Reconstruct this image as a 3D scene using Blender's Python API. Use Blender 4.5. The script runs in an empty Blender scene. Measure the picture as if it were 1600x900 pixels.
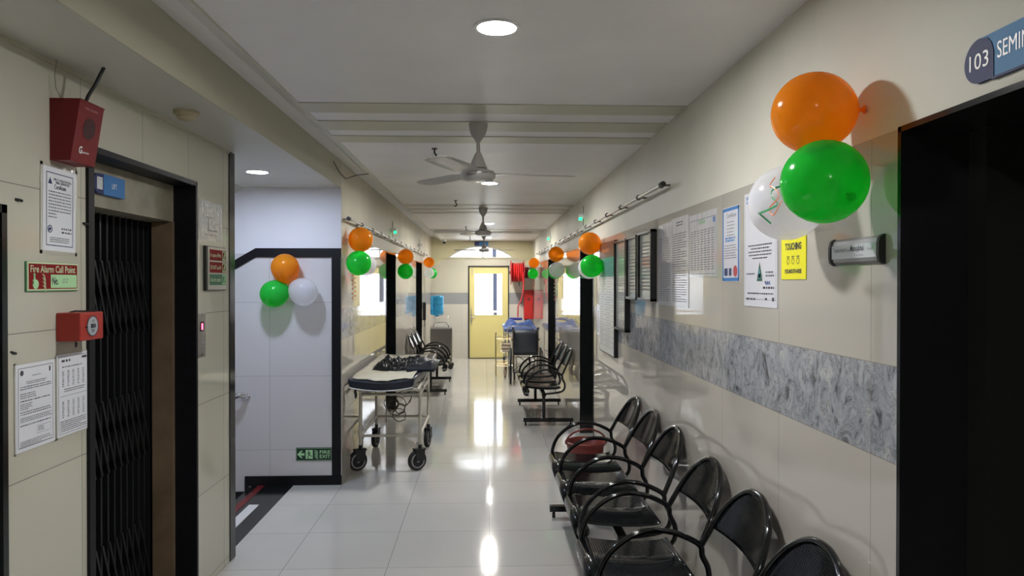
import bpy, bmesh, math, random
from mathutils import Vector, Matrix
from math import pi, sin, cos, radians as R
random.seed(7)
C = bpy.context.scene.collection
SC = bpy.context.scene

# ------------------------------------------------------------------ camera
EYE = 1.66; FPX = 1110.0
yaw = math.atan(42 / FPX); pitch = math.atan(8 / FPX)
cd = bpy.data.cameras.new('camera'); cam = bpy.data.objects.new('camera', cd); C.objects.link(cam)
cam.location = (0, 0, EYE); cam.rotation_euler = (pi / 2 - pitch, 0, -yaw)
cd.sensor_width = 36; cd.lens = FPX * 36 / 1600; cd.clip_start = .05
SC.camera = cam
SC.view_settings.view_transform = 'Standard'; SC.view_settings.look = 'None'
SC.view_settings.gamma = 1; SC.view_settings.use_curve_mapping = False
SC.view_settings.exposure = 2.05
# ------------------------------------------------------------------ world (overcast daylight outside)
w = bpy.data.worlds.new('daylight'); SC.world = w; w.use_nodes = True
bg = w.node_tree.nodes['Background']; bg.inputs[0].default_value = (.93, .96, 1, 1); bg.inputs[1].default_value = 1.5
LAMP_E = 150.0       # ceiling downlights
STAIR_E = 90.0
def portal(name, loc, sx, sy, rot):
    l = bpy.data.lights.new(name, 'AREA'); l.shape = 'RECTANGLE'; l.size = sx; l.size_y = sy
    l.cycles.is_portal = True
    o = bpy.data.objects.new(name, l); o.location = loc; o.rotation_euler = rot; C.objects.link(o)
portal('end_door_portal', (.07, 15.72, 1.41), .64, .95, (-pi / 2, 0, 0))
portal('arch_window_portal', (-.1, 15.72, 2.33), 1.45, .3, (-pi / 2, 0, 0))

# ------------------------------------------------------------------ helpers
def nt(m): return m.node_tree
def mat(name, col=(.5, .5, .5), rough=.5, metal=0, coat=0, coat_r=.05, emit=None, es=0, spec=.5, bump=None, noise=None, trans=0, alpha=1):
    m = bpy.data.materials.new(name); m.use_nodes = True
    b = m.node_tree.nodes['Principled BSDF']
    b.inputs['Base Color'].default_value = (*col, 1); b.inputs['Roughness'].default_value = rough
    b.inputs['Metallic'].default_value = metal; b.inputs['Coat Weight'].default_value = coat
    b.inputs['Coat Roughness'].default_value = coat_r; b.inputs['Specular IOR Level'].default_value = spec
    b.inputs['Transmission Weight'].default_value = trans; b.inputs['Alpha'].default_value = alpha
    if emit: b.inputs['Emission Color'].default_value = (*emit, 1); b.inputs['Emission Strength'].default_value = es
    N, L = m.node_tree.nodes, m.node_tree.links
    g = N.new('ShaderNodeNewGeometry')
    if noise:   # (scale, amount)  subtle mottling of the surface's own colour
        n = N.new('ShaderNodeTexNoise'); n.inputs['Scale'].default_value = noise[0]; n.inputs['Detail'].default_value = 6
        L.new(g.outputs['Position'], n.inputs['Vector'])
        mr = N.new('ShaderNodeMapRange'); mr.inputs[1].default_value = .3; mr.inputs[2].default_value = .7
        mr.inputs[3].default_value = 1 - noise[1]; mr.inputs[4].default_value = 1 + noise[1] * .5
        L.new(n.outputs[0], mr.inputs[0])
        mx = N.new('ShaderNodeVectorMath'); mx.operation = 'SCALE'; mx.inputs[0].default_value = col
        L.new(mr.outputs[0], mx.inputs['Scale']); L.new(mx.outputs[0], b.inputs['Base Color'])
    if bump:    # (scale xyz, strength, distance)
        mp = N.new('ShaderNodeMapping'); mp.inputs['Scale'].default_value = bump[0]
        L.new(g.outputs['Position'], mp.inputs[0])
        n = N.new('ShaderNodeTexNoise'); n.inputs['Scale'].default_value = 1; n.inputs['Detail'].default_value = 3
        L.new(mp.outputs[0], n.inputs['Vector'])
        bp = N.new('ShaderNodeBump'); bp.inputs['Strength'].default_value = bump[1]; bp.inputs['Distance'].default_value = bump[2]
        L.new(n.outputs[0], bp.inputs['Height']); L.new(bp.outputs[0], b.inputs['Normal'])
    return m

def M(nodes, links, op, a, b=None, c=None):
    n = nodes.new('ShaderNodeMath'); n.operation = op
    for i, v in enumerate((a, b, c)):
        if v is None: continue
        if isinstance(v, (int, float)): n.inputs[i].default_value = v
        else: links.new(v, n.inputs[i])
    return n.outputs[0]

def tile_mat(name, col, axes, rough=.07, joint=(.25, .23, .2), jw=.0022, band=None, spec=.5, wav=.0006, wscale=(9, 9, 1.2), var=.03, marble=False):
    """axes: list of (component, phase, period, (lo, hi) or None)"""
    m = bpy.data.materials.new(name); m.use_nodes = True
    N, L = m.node_tree.nodes, m.node_tree.links
    b = N['Principled BSDF']; b.inputs['Roughness'].default_value = rough; b.inputs['Specular IOR Level'].default_value = spec
    g = N.new('ShaderNodeNewGeometry'); s = N.new('ShaderNodeSeparateXYZ'); L.new(g.outputs['Position'], s.inputs[0])
    mask = None; ids = None
    for (c, ph, per, *ex) in axes:
        t = M(N, L, 'DIVIDE', M(N, L, 'SUBTRACT', s.outputs[c], ph), per)
        f = M(N, L, 'FRACT', t); d = M(N, L, 'MULTIPLY', M(N, L, 'MINIMUM', f, M(N, L, 'SUBTRACT', 1, f)), per)
        k = M(N, L, 'LESS_THAN', d, jw / 2 * (1.0))
        mask = k if mask is None else M(N, L, 'MAXIMUM', mask, k)
        i = M(N, L, 'MULTIPLY', M(N, L, 'FLOOR', t), 12.9898 if ids is None else 78.233)
        ids = i if ids is None else M(N, L, 'ADD', ids, i)
    rnd = M(N, L, 'FRACT', M(N, L, 'MULTIPLY', M(N, L, 'SINE', ids), 437.58))
    n1 = N.new('ShaderNodeTexNoise'); n1.inputs['Scale'].default_value = 1.7; n1.inputs['Detail'].default_value = 5
    L.new(g.outputs['Position'], n1.inputs['Vector'])
    sc = M(N, L, 'ADD', M(N, L, 'MULTIPLY', M(N, L, 'SUBTRACT', rnd, .5), var), M(N, L, 'MULTIPLY_ADD', n1.outputs[0], .10, .95))
    v = N.new('ShaderNodeVectorMath'); v.operation = 'SCALE'; v.inputs[0].default_value = col; L.new(sc, v.inputs['Scale'])
    if marble:
        mp = N.new('ShaderNodeMapping'); mp.inputs['Scale'].default_value = (6, 6, 4.6); L.new(g.outputs['Position'], mp.inputs[0])
        a = N.new('ShaderNodeTexNoise'); a.inputs['Scale'].default_value = 2.2; a.inputs['Detail'].default_value = 10; a.inputs['Roughness'].default_value = .68; a.inputs['Distortion'].default_value = 1.2
        L.new(mp.outputs[0], a.inputs['Vector'])
        r = N.new('ShaderNodeValToRGB'); L.new(a.outputs[0], r.inputs[0])
        e = r.color_ramp.elements; e[0].position = .34; e[0].color = (.10, .095, .095, 1); e[1].position = .72; e[1].color = (.50, .47, .45, 1)
        q = r.color_ramp.elements.new(.44); q.color = (.29, .305, .335, 1); q = r.color_ramp.elements.new(.56); q.color = (.39, .40, .43, 1)
        # crack-like veins
        vo = N.new('ShaderNodeTexVoronoi'); vo.feature = 'DISTANCE_TO_EDGE'; vo.inputs['Scale'].default_value = 2.1
        mv = N.new('ShaderNodeVectorMath'); mv.operation = 'MULTIPLY_ADD'; L.new(a.outputs['Color'], mv.inputs[0]); mv.inputs[1].default_value = (1.6, 1.6, 1.6); L.new(mp.outputs[0], mv.inputs[2])
        L.new(mv.outputs[0], vo.inputs['Vector'])
        ve = M(N, L, 'LESS_THAN', vo.outputs['Distance'], .035)
        mx = N.new('ShaderNodeMix'); mx.data_type = 'RGBA'; L.new(M(N, L, 'MULTIPLY', ve, .55), mx.inputs[0]); L.new(r.outputs[0], mx.inputs[6]); mx.inputs[7].default_value = (.09, .085, .09, 1)
        base = mx.outputs[2]
    else: base = v.outputs[0]
    mx = N.new('ShaderNodeMix'); mx.data_type = 'RGBA'; L.new(mask, mx.inputs[0]); L.new(base, mx.inputs[6]); mx.inputs[7].default_value = (*joint, 1)
    L.new(mx.outputs[2], b.inputs['Base Color'])
    mp = N.new('ShaderNodeMapping'); mp.inputs['Scale'].default_value = wscale; L.new(g.outputs['Position'], mp.inputs[0])
    n = N.new('ShaderNodeTexNoise'); n.inputs['Scale'].default_value = 1; n.inputs['Detail'].default_value = 1.5; L.new(mp.outputs[0], n.inputs['Vector'])
    bp = N.new('ShaderNodeBump'); bp.inputs['Strength'].default_value = 1; bp.inputs['Distance'].default_value = wav
    hh = M(N, L, 'SUBTRACT', n.outputs[0], M(N, L, 'MULTIPLY', mask, .4)); L.new(hh, bp.inputs['Height']); L.new(bp.outputs[0], b.inputs['Normal'])
    return m

class MB:
    def __init__(s): s.v = []; s.f = []; s.m = []; s.k = 0
    def add(s, vs, fs, flip=False):
        o = len(s.v); s.v += [tuple(p) for p in vs]
        for f in fs:
            s.f.append([o + i for i in (reversed(f) if flip else f)]); s.m.append(s.k)
        return s
    def box(s, x0, x1, y0, y1, z0, z1):
        x0, x1 = sorted((x0, x1)); y0, y1 = sorted((y0, y1)); z0, z1 = sorted((z0, z1))
        v = [(x, y, z) for z in (z0, z1) for y in (y0, y1) for x in (x0, x1)]
        return s.add(v, [(0, 2, 3, 1), (4, 5, 7, 6), (0, 1, 5, 4), (2, 6, 7, 3), (0, 4, 6, 2), (1, 3, 7, 5)])
    def bar(s, a, b, w, h=None):     # rectangular bar between two points
        h = h or w; a = Vector(a); b = Vector(b); d = (b - a).normalized()
        r = Vector((0, 0, 1)) if abs(d.z) < .9 else Vector((0, 1, 0))
        u = d.cross(r).normalized(); t = u.cross(d)
        v = [p + u * (i * w / 2) + t * (j * h / 2) for p in (a, b) for i, j in ((-1, -1), (1, -1), (1, 1), (-1, 1))]
        return s.add(v, [(0, 1, 2, 3), (7, 6, 5, 4), (0, 4, 5, 1), (1, 5, 6, 2), (2, 6, 7, 3), (3, 7, 4, 0)])
    def tube(s, pts, r, n=8, closed=False):
        P = [Vector(p) for p in pts]; m = len(P); rings = []
        rr = r if isinstance(r, (list, tuple)) else [r] * m
        prev = None
        for i, p in enumerate(P):
            if closed: d = P[(i + 1) % m] - P[i - 1]
            else: d = (P[min(i + 1, m - 1)] - P[max(i - 1, 0)])
            d.normalize()
            if prev is None:
                a = Vector((0, 0, 1)) if abs(d.z) < .9 else Vector((1, 0, 0)); u = d.cross(a).normalized()
            else:
                u = prev - d * prev.dot(d)
                if u.length < 1e-6: u = d.orthogonal()
                u.normalize()
            prev = u; t = d.cross(u)
            rings.append([p + (u * cos(2 * pi * k / n) + t * sin(2 * pi * k / n)) * rr[i] for k in range(n)])
        v = [q for g in rings for q in g]; f = []
        for i in range(m if closed else m - 1):
            j = (i + 1) % m
            for k in range(n): f.append((i * n + k, i * n + (k + 1) % n, j * n + (k + 1) % n, j * n + k))
        if not closed: f.append(tuple(reversed(range(n)))); f.append(tuple((m - 1) * n + k for k in range(n)))
        return s.add(v, f)
    def lathe(s, prof, c=(0, 0, 0), n=24, ax='z', cap=True):   # prof [(r, h)]
        v = []; f = []; m = len(prof)
        for r, h in prof:
            for k in range(n):
                a = 2 * pi * k / n; x, y = r * cos(a), r * sin(a)
                p = {'z': (x, y, h), 'x': (h, x, y), 'y': (y, h, x)}[ax]
                v.append((c[0] + p[0], c[1] + p[1], c[2] + p[2]))
        for i in range(m - 1):
            for k in range(n): f.append((i * n + k, i * n + (k + 1) % n, (i + 1) * n + (k + 1) % n, (i + 1) * n + k))
        if cap: f.append(tuple(reversed(range(n)))); f.append(tuple((m - 1) * n + k for k in range(n)))
        return s.add(v, f)
    def prism(s, poly, z0, z1, ax='z'):    # poly in 2D ccw, extruded along ax
        n = len(poly)
        def P(a, b, h): return {'z': (a, b, h), 'x': (h, a, b), 'y': (b, h, a)}[ax]
        v = [P(a, b, z0) for a, b in poly] + [P(a, b, z1) for a, b in poly]
        f = [tuple(reversed(range(n))), tuple(range(n, 2 * n))] + [(i, (i + 1) % n, n + (i + 1) % n, n + i) for i in range(n)]
        return s.add(v, f)
    def quad(s, x0, x1, y0, y1, z): return s.add([(x0, y0, z), (x1, y0, z), (x1, y1, z), (x0, y1, z)], [(0, 1, 2, 3)])
    def sweep(s, prof, path):    # closed profile of offsets [(a,b)] given as function returning points
        pass
    def grid(s, fn, nu, nv, thick=None):
        v = [fn(i / nu, j / nv) for i in range(nu + 1) for j in range(nv + 1)]
        f = [(i * (nv + 1) + j, (i + 1) * (nv + 1) + j, (i + 1) * (nv + 1) + j + 1, i * (nv + 1) + j + 1) for i in range(nu) for j in range(nv)]
        return s.add(v, f)
    def build(s, name, mats, parent=None, smooth=False, bevel=0, solid=0, loc=None):
        me = bpy.data.meshes.new(name); me.from_pydata(s.v, [], s.f)
        for mm in (mats if isinstance(mats, (list, tuple)) else [mats]): me.materials.append(mm)
        me.polygons.foreach_set('material_index', s.m)
        if smooth: me.polygons.foreach_set('use_smooth', [True] * len(me.polygons))
        bm = bmesh.new(); bm.from_mesh(me)
        bmesh.ops.recalc_face_normals(bm, faces=bm.faces) if not s.__dict__.get('open') else None
        bm.to_mesh(me); bm.free()
        if smooth:
            try: me.set_sharp_from_angle(angle=R(50))
            except Exception: pass
        o = bpy.data.objects.new(name, me); C.objects.link(o)
        if parent: o.parent = parent
        if loc: o.location = loc
        if solid: md = o.modifiers.new('solid', 'SOLIDIFY'); md.thickness = solid; md.offset = 0
        if bevel: md = o.modifiers.new('bevel', 'BEVEL'); md.width = bevel; md.segments = 2; md.limit_method = 'ANGLE'
        return o

def tag(o, label=None, cat=None, group=None, kind=None):
    if label: o['label'] = label
    if cat: o['category'] = cat
    if group: o['group'] = group
    if kind: o['kind'] = kind
    return o
def thing(name, label, cat, loc=(0, 0, 0), rotz=0, group=None, mtx=None):
    o = bpy.data.objects.new(name, None); C.objects.link(o); o.empty_display_size = .1
    if mtx is not None: o.matrix_world = mtx
    else: o.location = loc; o.rotation_euler = (0, 0, rotz)
    return tag(o, label, cat, group)
def struct(o): o['kind'] = 'structure'; return o
def frame(origin, side):
    """local x = viewer's right along the wall, y = up, z = out of the wall"""
    u = {'right': (0, -1, 0), 'left': (0, 1, 0), 'front': (1, 0, 0)}[side]
    n = {'right': (-1, 0, 0), 'left': (1, 0, 0), 'front': (0, -1, 0)}[side]
    m = Matrix.Identity(4)
    for i in range(3): m[i][0] = u[i]; m[i][1] = (0, 0, 1)[i]; m[i][2] = n[i]; m[i][3] = origin[i]
    return m
def copy_tree(o, parent=None):
    c = o.copy(); C.objects.link(c)
    if parent: c.parent = parent
    for ch in list(o.children): copy_tree(ch, c)
    return c
XR, XL, XLIFT, YS, YE = 1.05, -1.18, -1.52, 5.89, 15.6
CZ, SZ, TZ = 2.58, 2.44, 2.05
def wall_thing(name, label, cat, side, a0, a1, z0, z1, group=None):
    """a0..a1 = Y extent (right/left walls) or X extent (front walls). returns empty, w, h"""
    a = (a0 + a1) / 2; z = (z0 + z1) / 2
    org = {'right': (XR, a, z), 'left': (XL, a, z), 'lift': (XLIFT, a, z), 'stair': (a, YS, z), 'end': (a, YE, z)}[side]
    fr = {'right': 'right', 'left': 'left', 'lift': 'left', 'stair': 'front', 'end': 'front'}[side]
    return thing(name, label, cat, group=group, mtx=frame(org, fr)), abs(a1 - a0), abs(z1 - z0)

def text(s, name, m, parent, x, y, w, h, z, bold=0.0, shear=0, thick=.0006):
    """text fitted into a w x h box centred at x,y on local plane z"""
    cu = bpy.data.curves.new(name, 'FONT'); cu.body = s; cu.size = 1; cu.offset = bold; cu.shear = shear; cu.resolution_u = 3
    cu.align_x = 'CENTER'
    tmp = bpy.data.objects.new('tmp', cu); C.objects.link(tmp)
    dg = bpy.context.evaluated_depsgraph_get(); me = bpy.data.meshes.new_from_object(tmp.evaluated_get(dg))
    bpy.data.objects.remove(tmp); bpy.data.curves.remove(cu)
    xs = [v.co.x for v in me.vertices]; ys = [v.co.y for v in me.vertices]
    x0, x1, y0, y1 = min(xs), max(xs), min(ys), max(ys)
    for v in me.vertices:
        v.co = Vector(((v.co.x - (x0 + x1) / 2) / (x1 - x0) * w + x, (v.co.y - (y0 + y1) / 2) / (y1 - y0) * h + y, z))
    me.materials.clear(); me.materials.append(m)
    o = bpy.data.objects.new(name, me); C.objects.link(o); o.parent = parent
    return o
def scribble(mb, x0, x1, y, h, z, fill=.9):
    """one row of tiny printed words"""
    x = x0; xe = x0 + (x1 - x0) * fill
    while x < xe:
        L = random.uniform(.5, 2.2) * h * 1.6; L = min(L, xe - x)
        mb.quad(x, x + L, y - h / 2, y + h / 2, z); x += L + h * .8
def para(mb, x0, x1, y0, y1, rows, z, ragged=True, th=.42):
    for i in range(rows):
        y = y1 - (i + .5) * (y1 - y0) / rows
        scribble(mb, x0, x1, y, (y1 - y0) / rows * th, z, random.uniform(.55, 1) if ragged and i % 4 == 3 else random.uniform(.92, 1))
def disc(mb, x, y, r, z, n=20): mb.add([(x + r * cos(2 * pi * k / n), y + r * sin(2 * pi * k / n), z) for k in range(n)], [tuple(range(n))])
def ring(mb, x, y, r0, r1, z, n=24):
    v = [(x + r * cos(2 * pi * k / n), y + r * sin(2 * pi * k / n), z) for r in (r0, r1) for k in range(n)]
    mb.add(v, [(k, (k + 1) % n, n + (k + 1) % n, n + k) for k in range(n)])
def outline(mb, x0, x1, y0, y1, t, z):
    mb.quad(x0, x1, y0, y0 + t, z); mb.quad(x0, x1, y1 - t, y1, z); mb.quad(x0, x0 + t, y0, y1, z); mb.quad(x1 - t, x1, y0, y1, z)

# ------------------------------------------------------------------ materials
paint = mat('wall_paint', (.64, .61, .52), .55, noise=(1.6, .10), bump=((3, 3, 3), .35, .004))
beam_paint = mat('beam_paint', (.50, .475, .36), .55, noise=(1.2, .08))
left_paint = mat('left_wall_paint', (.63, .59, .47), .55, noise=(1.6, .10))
soffit_m = mat('soffit_shaded_paint', (.50, .49, .43), .4, noise=(2, .05))  # ceiling paint with the dim lift-side shade put into its colour
paint_up = mat('end_wall_paint', (.66, .62, .40), .5, noise=(1.2, .06))
ceil_m = mat('ceiling_paint', (.74, .72, .71), .42, noise=(2.2, .06), bump=((1.2, 5, 2), .5, .006))
rib_m = mat('rib_paint', (.50, .48, .38), .4)
stair_paint = mat('stair_wall_paint', (.74, .73, .76), .5, noise=(1.5, .03))
T_R = tile_mat('wall_tile', (.52, .48, .43), [(1, 2.50, .605), (2, -.01, .6025)], wav=.00010, rough=.012, spec=1.0)
T_RU = tile_mat('upper_wall_tile', (.50, .465, .41), [(1, 2.50, .605), (2, 1.445, .605)], wav=.00010, rough=.012, spec=1.0)
T_B = tile_mat('marble_band_tile', (.4, .4, .4), [(1, 2.50, .605), (2, 1.195, .25)], marble=True, wav=.0002, jw=.002, rough=.06, spec=.7)
T_LIFT = tile_mat('lift_wall_tile', (.54, .52, .43), [(1, 2.735, .485), (2, .04, .485)], wav=.0012, wscale=(6, 6, 2.5), jw=.003)
T_ST = tile_mat('stair_wall_tile', (.60, .58, .585), [(0, -1.765, .605), (2, .29, .605)], wav=.0006, rough=.2)
T_END = tile_mat('end_wall_tile', (.58, .56, .50), [(0, .1, .605), (2, -.01, .6025)], wav=.0006, rough=.25)
T_ENDB = tile_mat('end_band_tile', (.30, .31, .32), [(0, .1, .605), (2, 1.195, .25)], wav=.0006, rough=.25)
FLOOR = tile_mat('floor_tile', (.555, .54, .515), [(0, .029, .6), (1, 4.15, .6)], rough=.085, joint=(.22, .2, .18), jw=.003, wav=.0008, wscale=(1.5, 5, 2), var=.04)
granite = mat('black_granite', (.011, .0125, .0125), .14, noise=(90, .3))
granite_d = mat('black_granite_matt', (.006, .006, .008), .45, noise=(50, .4), spec=.25)
black = mat('black_steel', (.004, .0045, .0055), .10, spec=.6)
roll_m = mat('glossy_seat_edge', (.16, .16, .17), .17, metal=1)
blackp = mat('black_plastic', (.012, .012, .013), .4)
rubber = mat('rubber', (.012, .012, .012), .6)
white = mat('white_plastic', (.75, .75, .74), .35)
fan_m = mat('fan_enamel', (.42, .40, .38), .35, coat=.3)
chrome = mat('chrome', (.75, .75, .76), .14, metal=1)
steel = mat('brushed_steel', (.55, .54, .52), .32, metal=1)
cream_steel = mat('cream_painted_steel', (.60, .56, .47), .35)
brass = mat('yellowed_steel', (.50, .40, .22), .35, metal=.6)
red = mat('fire_red', (.50, .022, .018), .32)
darkred = mat('alarm_red', (.17, .011, .013), .5, spec=.3)
paper = mat('paper', (.74, .75, .80), .55)
lam = mat('laminated_paper', (.50, .50, .53), .35, coat=1, coat_r=.03, bump=((16, 16, 5), 1, .012))
lam_flat = mat('glossy_paper', (.70, .70, .76), .4, coat=.8, coat_r=.04, bump=((20, 20, 3), .6, .005))
film = mat('clear_film', (.55, .53, .46), .12, coat=1, coat_r=.02, bump=((30, 30, 12), .8, .004))
ink = mat('ink', (.05, .05, .07), .6)
ink_s = mat('grey_ink', (.20, .20, .23), .6)
blue_ink = mat('blue_ink', (.05, .12, .40), .5)
lum = mat('luminous_green', (.42, .70, .38), .5)
lum2 = mat('pale_luminous', (.60, .68, .42), .5)
signred = mat('sign_red', (.22, .014, .014), .7, spec=.15)
signgreen = mat('sign_dark_green', (.004, .03, .018), .4)
navy = mat('sign_navy', (.030, .040, .13), .55, spec=.3)
signblue = mat('sign_blue', (.05, .20, .50), .55, spec=.3)
yellow = mat('poster_yellow', (.86, .80, .012), .45)
door_y = mat('yellow_door_paint', (.74, .65, .27), .35)
bluecloth = mat('blue_cloth', (.06, .12, .36), .6)
cyan_m = mat('water_bottle_blue', (.06, .48, .85), .12, trans=.35)
blackcloth = mat('black_rexine', (.006, .007, .009), .3, spec=.35)
navyrex = mat('dark_blue_rexine', (.006, .009, .020), .3)
beige = mat('beige_sheet', (.52, .49, .40), .7, noise=(6, .1))
brown_jamb = mat('brown_stone', (.17, .115, .07), .5, noise=(5, .35))
lintel_m = mat('stained_plaster', (.30, .27, .20), .5, noise=(7, .3))
lamp_glow = mat('lamp_glow', (1, 1, 1), .5, emit=(.98, .985, .97), es=LAMP_E)
far_glow = mat('far_lamp_glow', (1, 1, 1), .5, emit=(1, .97, .90), es=LAMP_E * 1.75)
stair_glow = mat('stair_lamp_glow', (1, 1, 1), .5, emit=(.66, .77, 1), es=STAIR_E)
green_glow = mat('green_indicator', (.02, .6, .2), .5, emit=(.01, .9, .2), es=.9)
glassm = mat('window_glass', (.95, .97, 1), .02, trans=1)
glass_b = mat('frame_glass', (.03, .03, .03), .03, spec=.7)
def balloon_mat(name, col, tr=.35):
    m = mat(name, col, .16, coat=.4, coat_r=.06); N, L = m.node_tree.nodes, m.node_tree.links
    m.node_tree.nodes['Principled BSDF'].inputs['Coat Weight'].default_value = .15
    tp = N.new('ShaderNodeBsdfTransparent'); tp.inputs[0].default_value = (*[min(1, c * 1.1) for c in col], 1); x2 = N.new('ShaderNodeMixShader'); x2.inputs[0].default_value = .42
    t = N.new('ShaderNodeBsdfTranslucent'); t.inputs[0].default_value = (*col, 1)
    x = N.new('ShaderNodeMixShader'); x.inputs[0].default_value = tr
    L.new(N['Principled BSDF'].outputs[0], x.inputs[1]); L.new(t.outputs[0], x.inputs[2]); L.new(x.outputs[0], x2.inputs[1]); L.new(tp.outputs[0], x2.inputs[2]); L.new(x2.outputs[0], N['Material Output'].inputs[0])
    return m
b_or = balloon_mat('orange_balloon', (1.0, .44, .03), .45); b_gr = balloon_mat('green_balloon', (.05, .78, .12), .45); b_wh = balloon_mat('white_balloon', (.92, .92, .98), .5)
rib_o = mat('orange_ribbon', (.75, .17, .04), .25, coat=.5); rib_g = mat('green_ribbon', (.03, .38, .12), .25, coat=.5)
def perf_mat():
    m = mat('perforated_black_steel', (.004, .005, .006), .13, spec=.45); N, L = m.node_tree.nodes, m.node_tree.links
    tc = N.new('ShaderNodeTexCoord'); s = N.new('ShaderNodeSeparateXYZ'); L.new(tc.outputs['Object'], s.inputs[0])
    a = M(N, L, 'MULTIPLY', s.outputs[1], 1 / .011)
    # rows run across; holes follow whichever of x/z carries the sheet
    bz = M(N, L, 'MULTIPLY', M(N, L, 'ADD', s.outputs[2], s.outputs[0]), 1 / .0105)
    fa = M(N, L, 'SUBTRACT', M(N, L, 'FRACT', a), .5); fb = M(N, L, 'SUBTRACT', M(N, L, 'FRACT', bz), .5)
    d = M(N, L, 'ADD', M(N, L, 'MULTIPLY', fa, fa), M(N, L, 'MULTIPLY', fb, fb))
    h = M(N, L, 'LESS_THAN', d, .05)
    b = N['Principled BSDF']; L.new(M(N, L, 'MULTIPLY_ADD', h, .6, .13), b.inputs['Roughness'])
    L.new(M(N, L, 'MULTIPLY_ADD', h, -.45, .45), b.inputs['Specular IOR Level'])
    return m
perf = perf_mat()

# ================================================================== SETTING
struct(MB().box(-1.57, XR + .3, -3.2, YE + .3, -.12, 0).build('floor', FLOOR))
# ceiling: flat panel, sloping cove on its left side and a flat strip above the left wall
cb = MB(); cb.prism([(XR + .3, CZ), (XR + .3, CZ + .25), (XL - .2, CZ + .25), (XL - .2, CZ + .08), (-1.09, CZ + .08), (-.953, CZ)], -3.2, YE + .3, 'y')
cb.v = [(y if False else x, yy, z) for (x, yy, z) in cb.v]
# prism(ax='y') maps (a,b)->(b,h,a); rebuild explicitly for clarity
cb = MB(); poly = [(XR + .3, CZ), (XR + .3, CZ + .25), (XL - .25, CZ + .25), (XL - .25, CZ + .08), (-1.09, CZ + .08), (-.953, CZ)]
n = len(poly); vs = [(x, -3.2, z) for x, z in poly] + [(x, YE + .3, z) for x, z in poly]
cb.add(vs, [tuple(range(n)), tuple(reversed(range(n, 2 * n)))] + [(i, n + i, n + (i + 1) % n, (i + 1) % n) for i in range(n)])
struct(cb.build('ceiling', ceil_m))
k = 1
for y0, y1 in ((3.66, 3.86), (4.06, 4.30), (4.47, 4.67), (8.38, 8.62), (8.82, 9.06), (9.26, 9.47), (12.2, 12.42), (12.62, 12.84), (13.05, 13.27)):
    struct(MB().box(-.953, XR, y0, y1, CZ - .005, CZ + .02).build('trim_%d' % k, rib_m)); k += 1
struct(MB().box(-.958, -.950, -3.0, YE, CZ - .004, CZ + .01).build('trim_%d' % k, rib_m)); k += 1

# right wall with three doorways
def xwall(name, x0, x1, ys, openings, ztop, zones, face):
    """wall running along Y between ys; openings [(y0,y1,z)]; zones [(z0,z1,matindex)]"""
    mb = MB(); cuts = sorted(set([ys[0], ys[1]] + [o for q in openings for o in q[:2]]))
    for a, b in zip(cuts, cuts[1:]):
        op = [q for q in openings if q[0] <= a + 1e-4 and q[1] >= b - 1e-4]
        zb = op[0][2] if op else 0
        for z0, z1, mi in zones:
            z0 = max(z0, zb)
            if z1 <= z0 + 1e-4: continue
            mb.k = mi; mb.box(x0, x1, a, b, z0, z1)
    return mb
DR = [(.55, 1.761, TZ), (6.83, 7.81, TZ), (10.58, 11.77, TZ)]
zr = [(0, 1.195, 0), (1.195, 1.445, 2), (1.445, TZ, 1), (TZ, CZ, 3)]
struct(xwall('wall_right', XR, XR + .28, (-3.2, YE), DR, CZ, zr, -1).build('wall_right', [T_R, T_RU, T_B, paint]))
DL = [(8.5, 9.41, 2.03), (12.2, 13.29, 2.03)]
struct(xwall('wall_left', XL - .25, XL, (YS, YE), DL, CZ + .08, [(0, 1.195, 0), (1.195, 1.445, 2), (1.445, 2.04, 1), (2.04, CZ + .08, 3)], 1).build('wall_left', [T_R, T_RU, T_B, left_paint]))
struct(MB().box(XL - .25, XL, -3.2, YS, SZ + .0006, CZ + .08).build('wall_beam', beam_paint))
# lift wall
LO = [(.95, 2.309, 1.907), (2.796, 3.775, 2.172)]
struct(xwall('wall_lift', XLIFT - .10, XLIFT, (-3.2, 4.33), LO, SZ, [(0, SZ, 0)], 1).build('wall_lift', [T_LIFT]))
struct(MB().box(XLIFT - .14, XLIFT + .006, 4.275, 4.365, 0, SZ).build('trim_%d' % k, granite, bevel=.003)); k += 1
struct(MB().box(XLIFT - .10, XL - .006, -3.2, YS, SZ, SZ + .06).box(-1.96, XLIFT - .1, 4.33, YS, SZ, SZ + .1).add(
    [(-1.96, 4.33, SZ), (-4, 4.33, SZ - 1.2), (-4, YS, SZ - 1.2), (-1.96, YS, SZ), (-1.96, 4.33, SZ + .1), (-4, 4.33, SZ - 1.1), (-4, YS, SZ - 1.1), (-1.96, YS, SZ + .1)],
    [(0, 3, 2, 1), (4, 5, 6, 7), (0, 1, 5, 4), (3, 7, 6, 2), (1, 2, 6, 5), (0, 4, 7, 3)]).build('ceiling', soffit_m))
# crown moulding line over the lift wall
struct(MB().box(XLIFT - .002, XLIFT + .008, -3.2, 4.275, SZ - .014, SZ).build('trim_%d' % k, beam_paint)); k += 1
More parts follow.
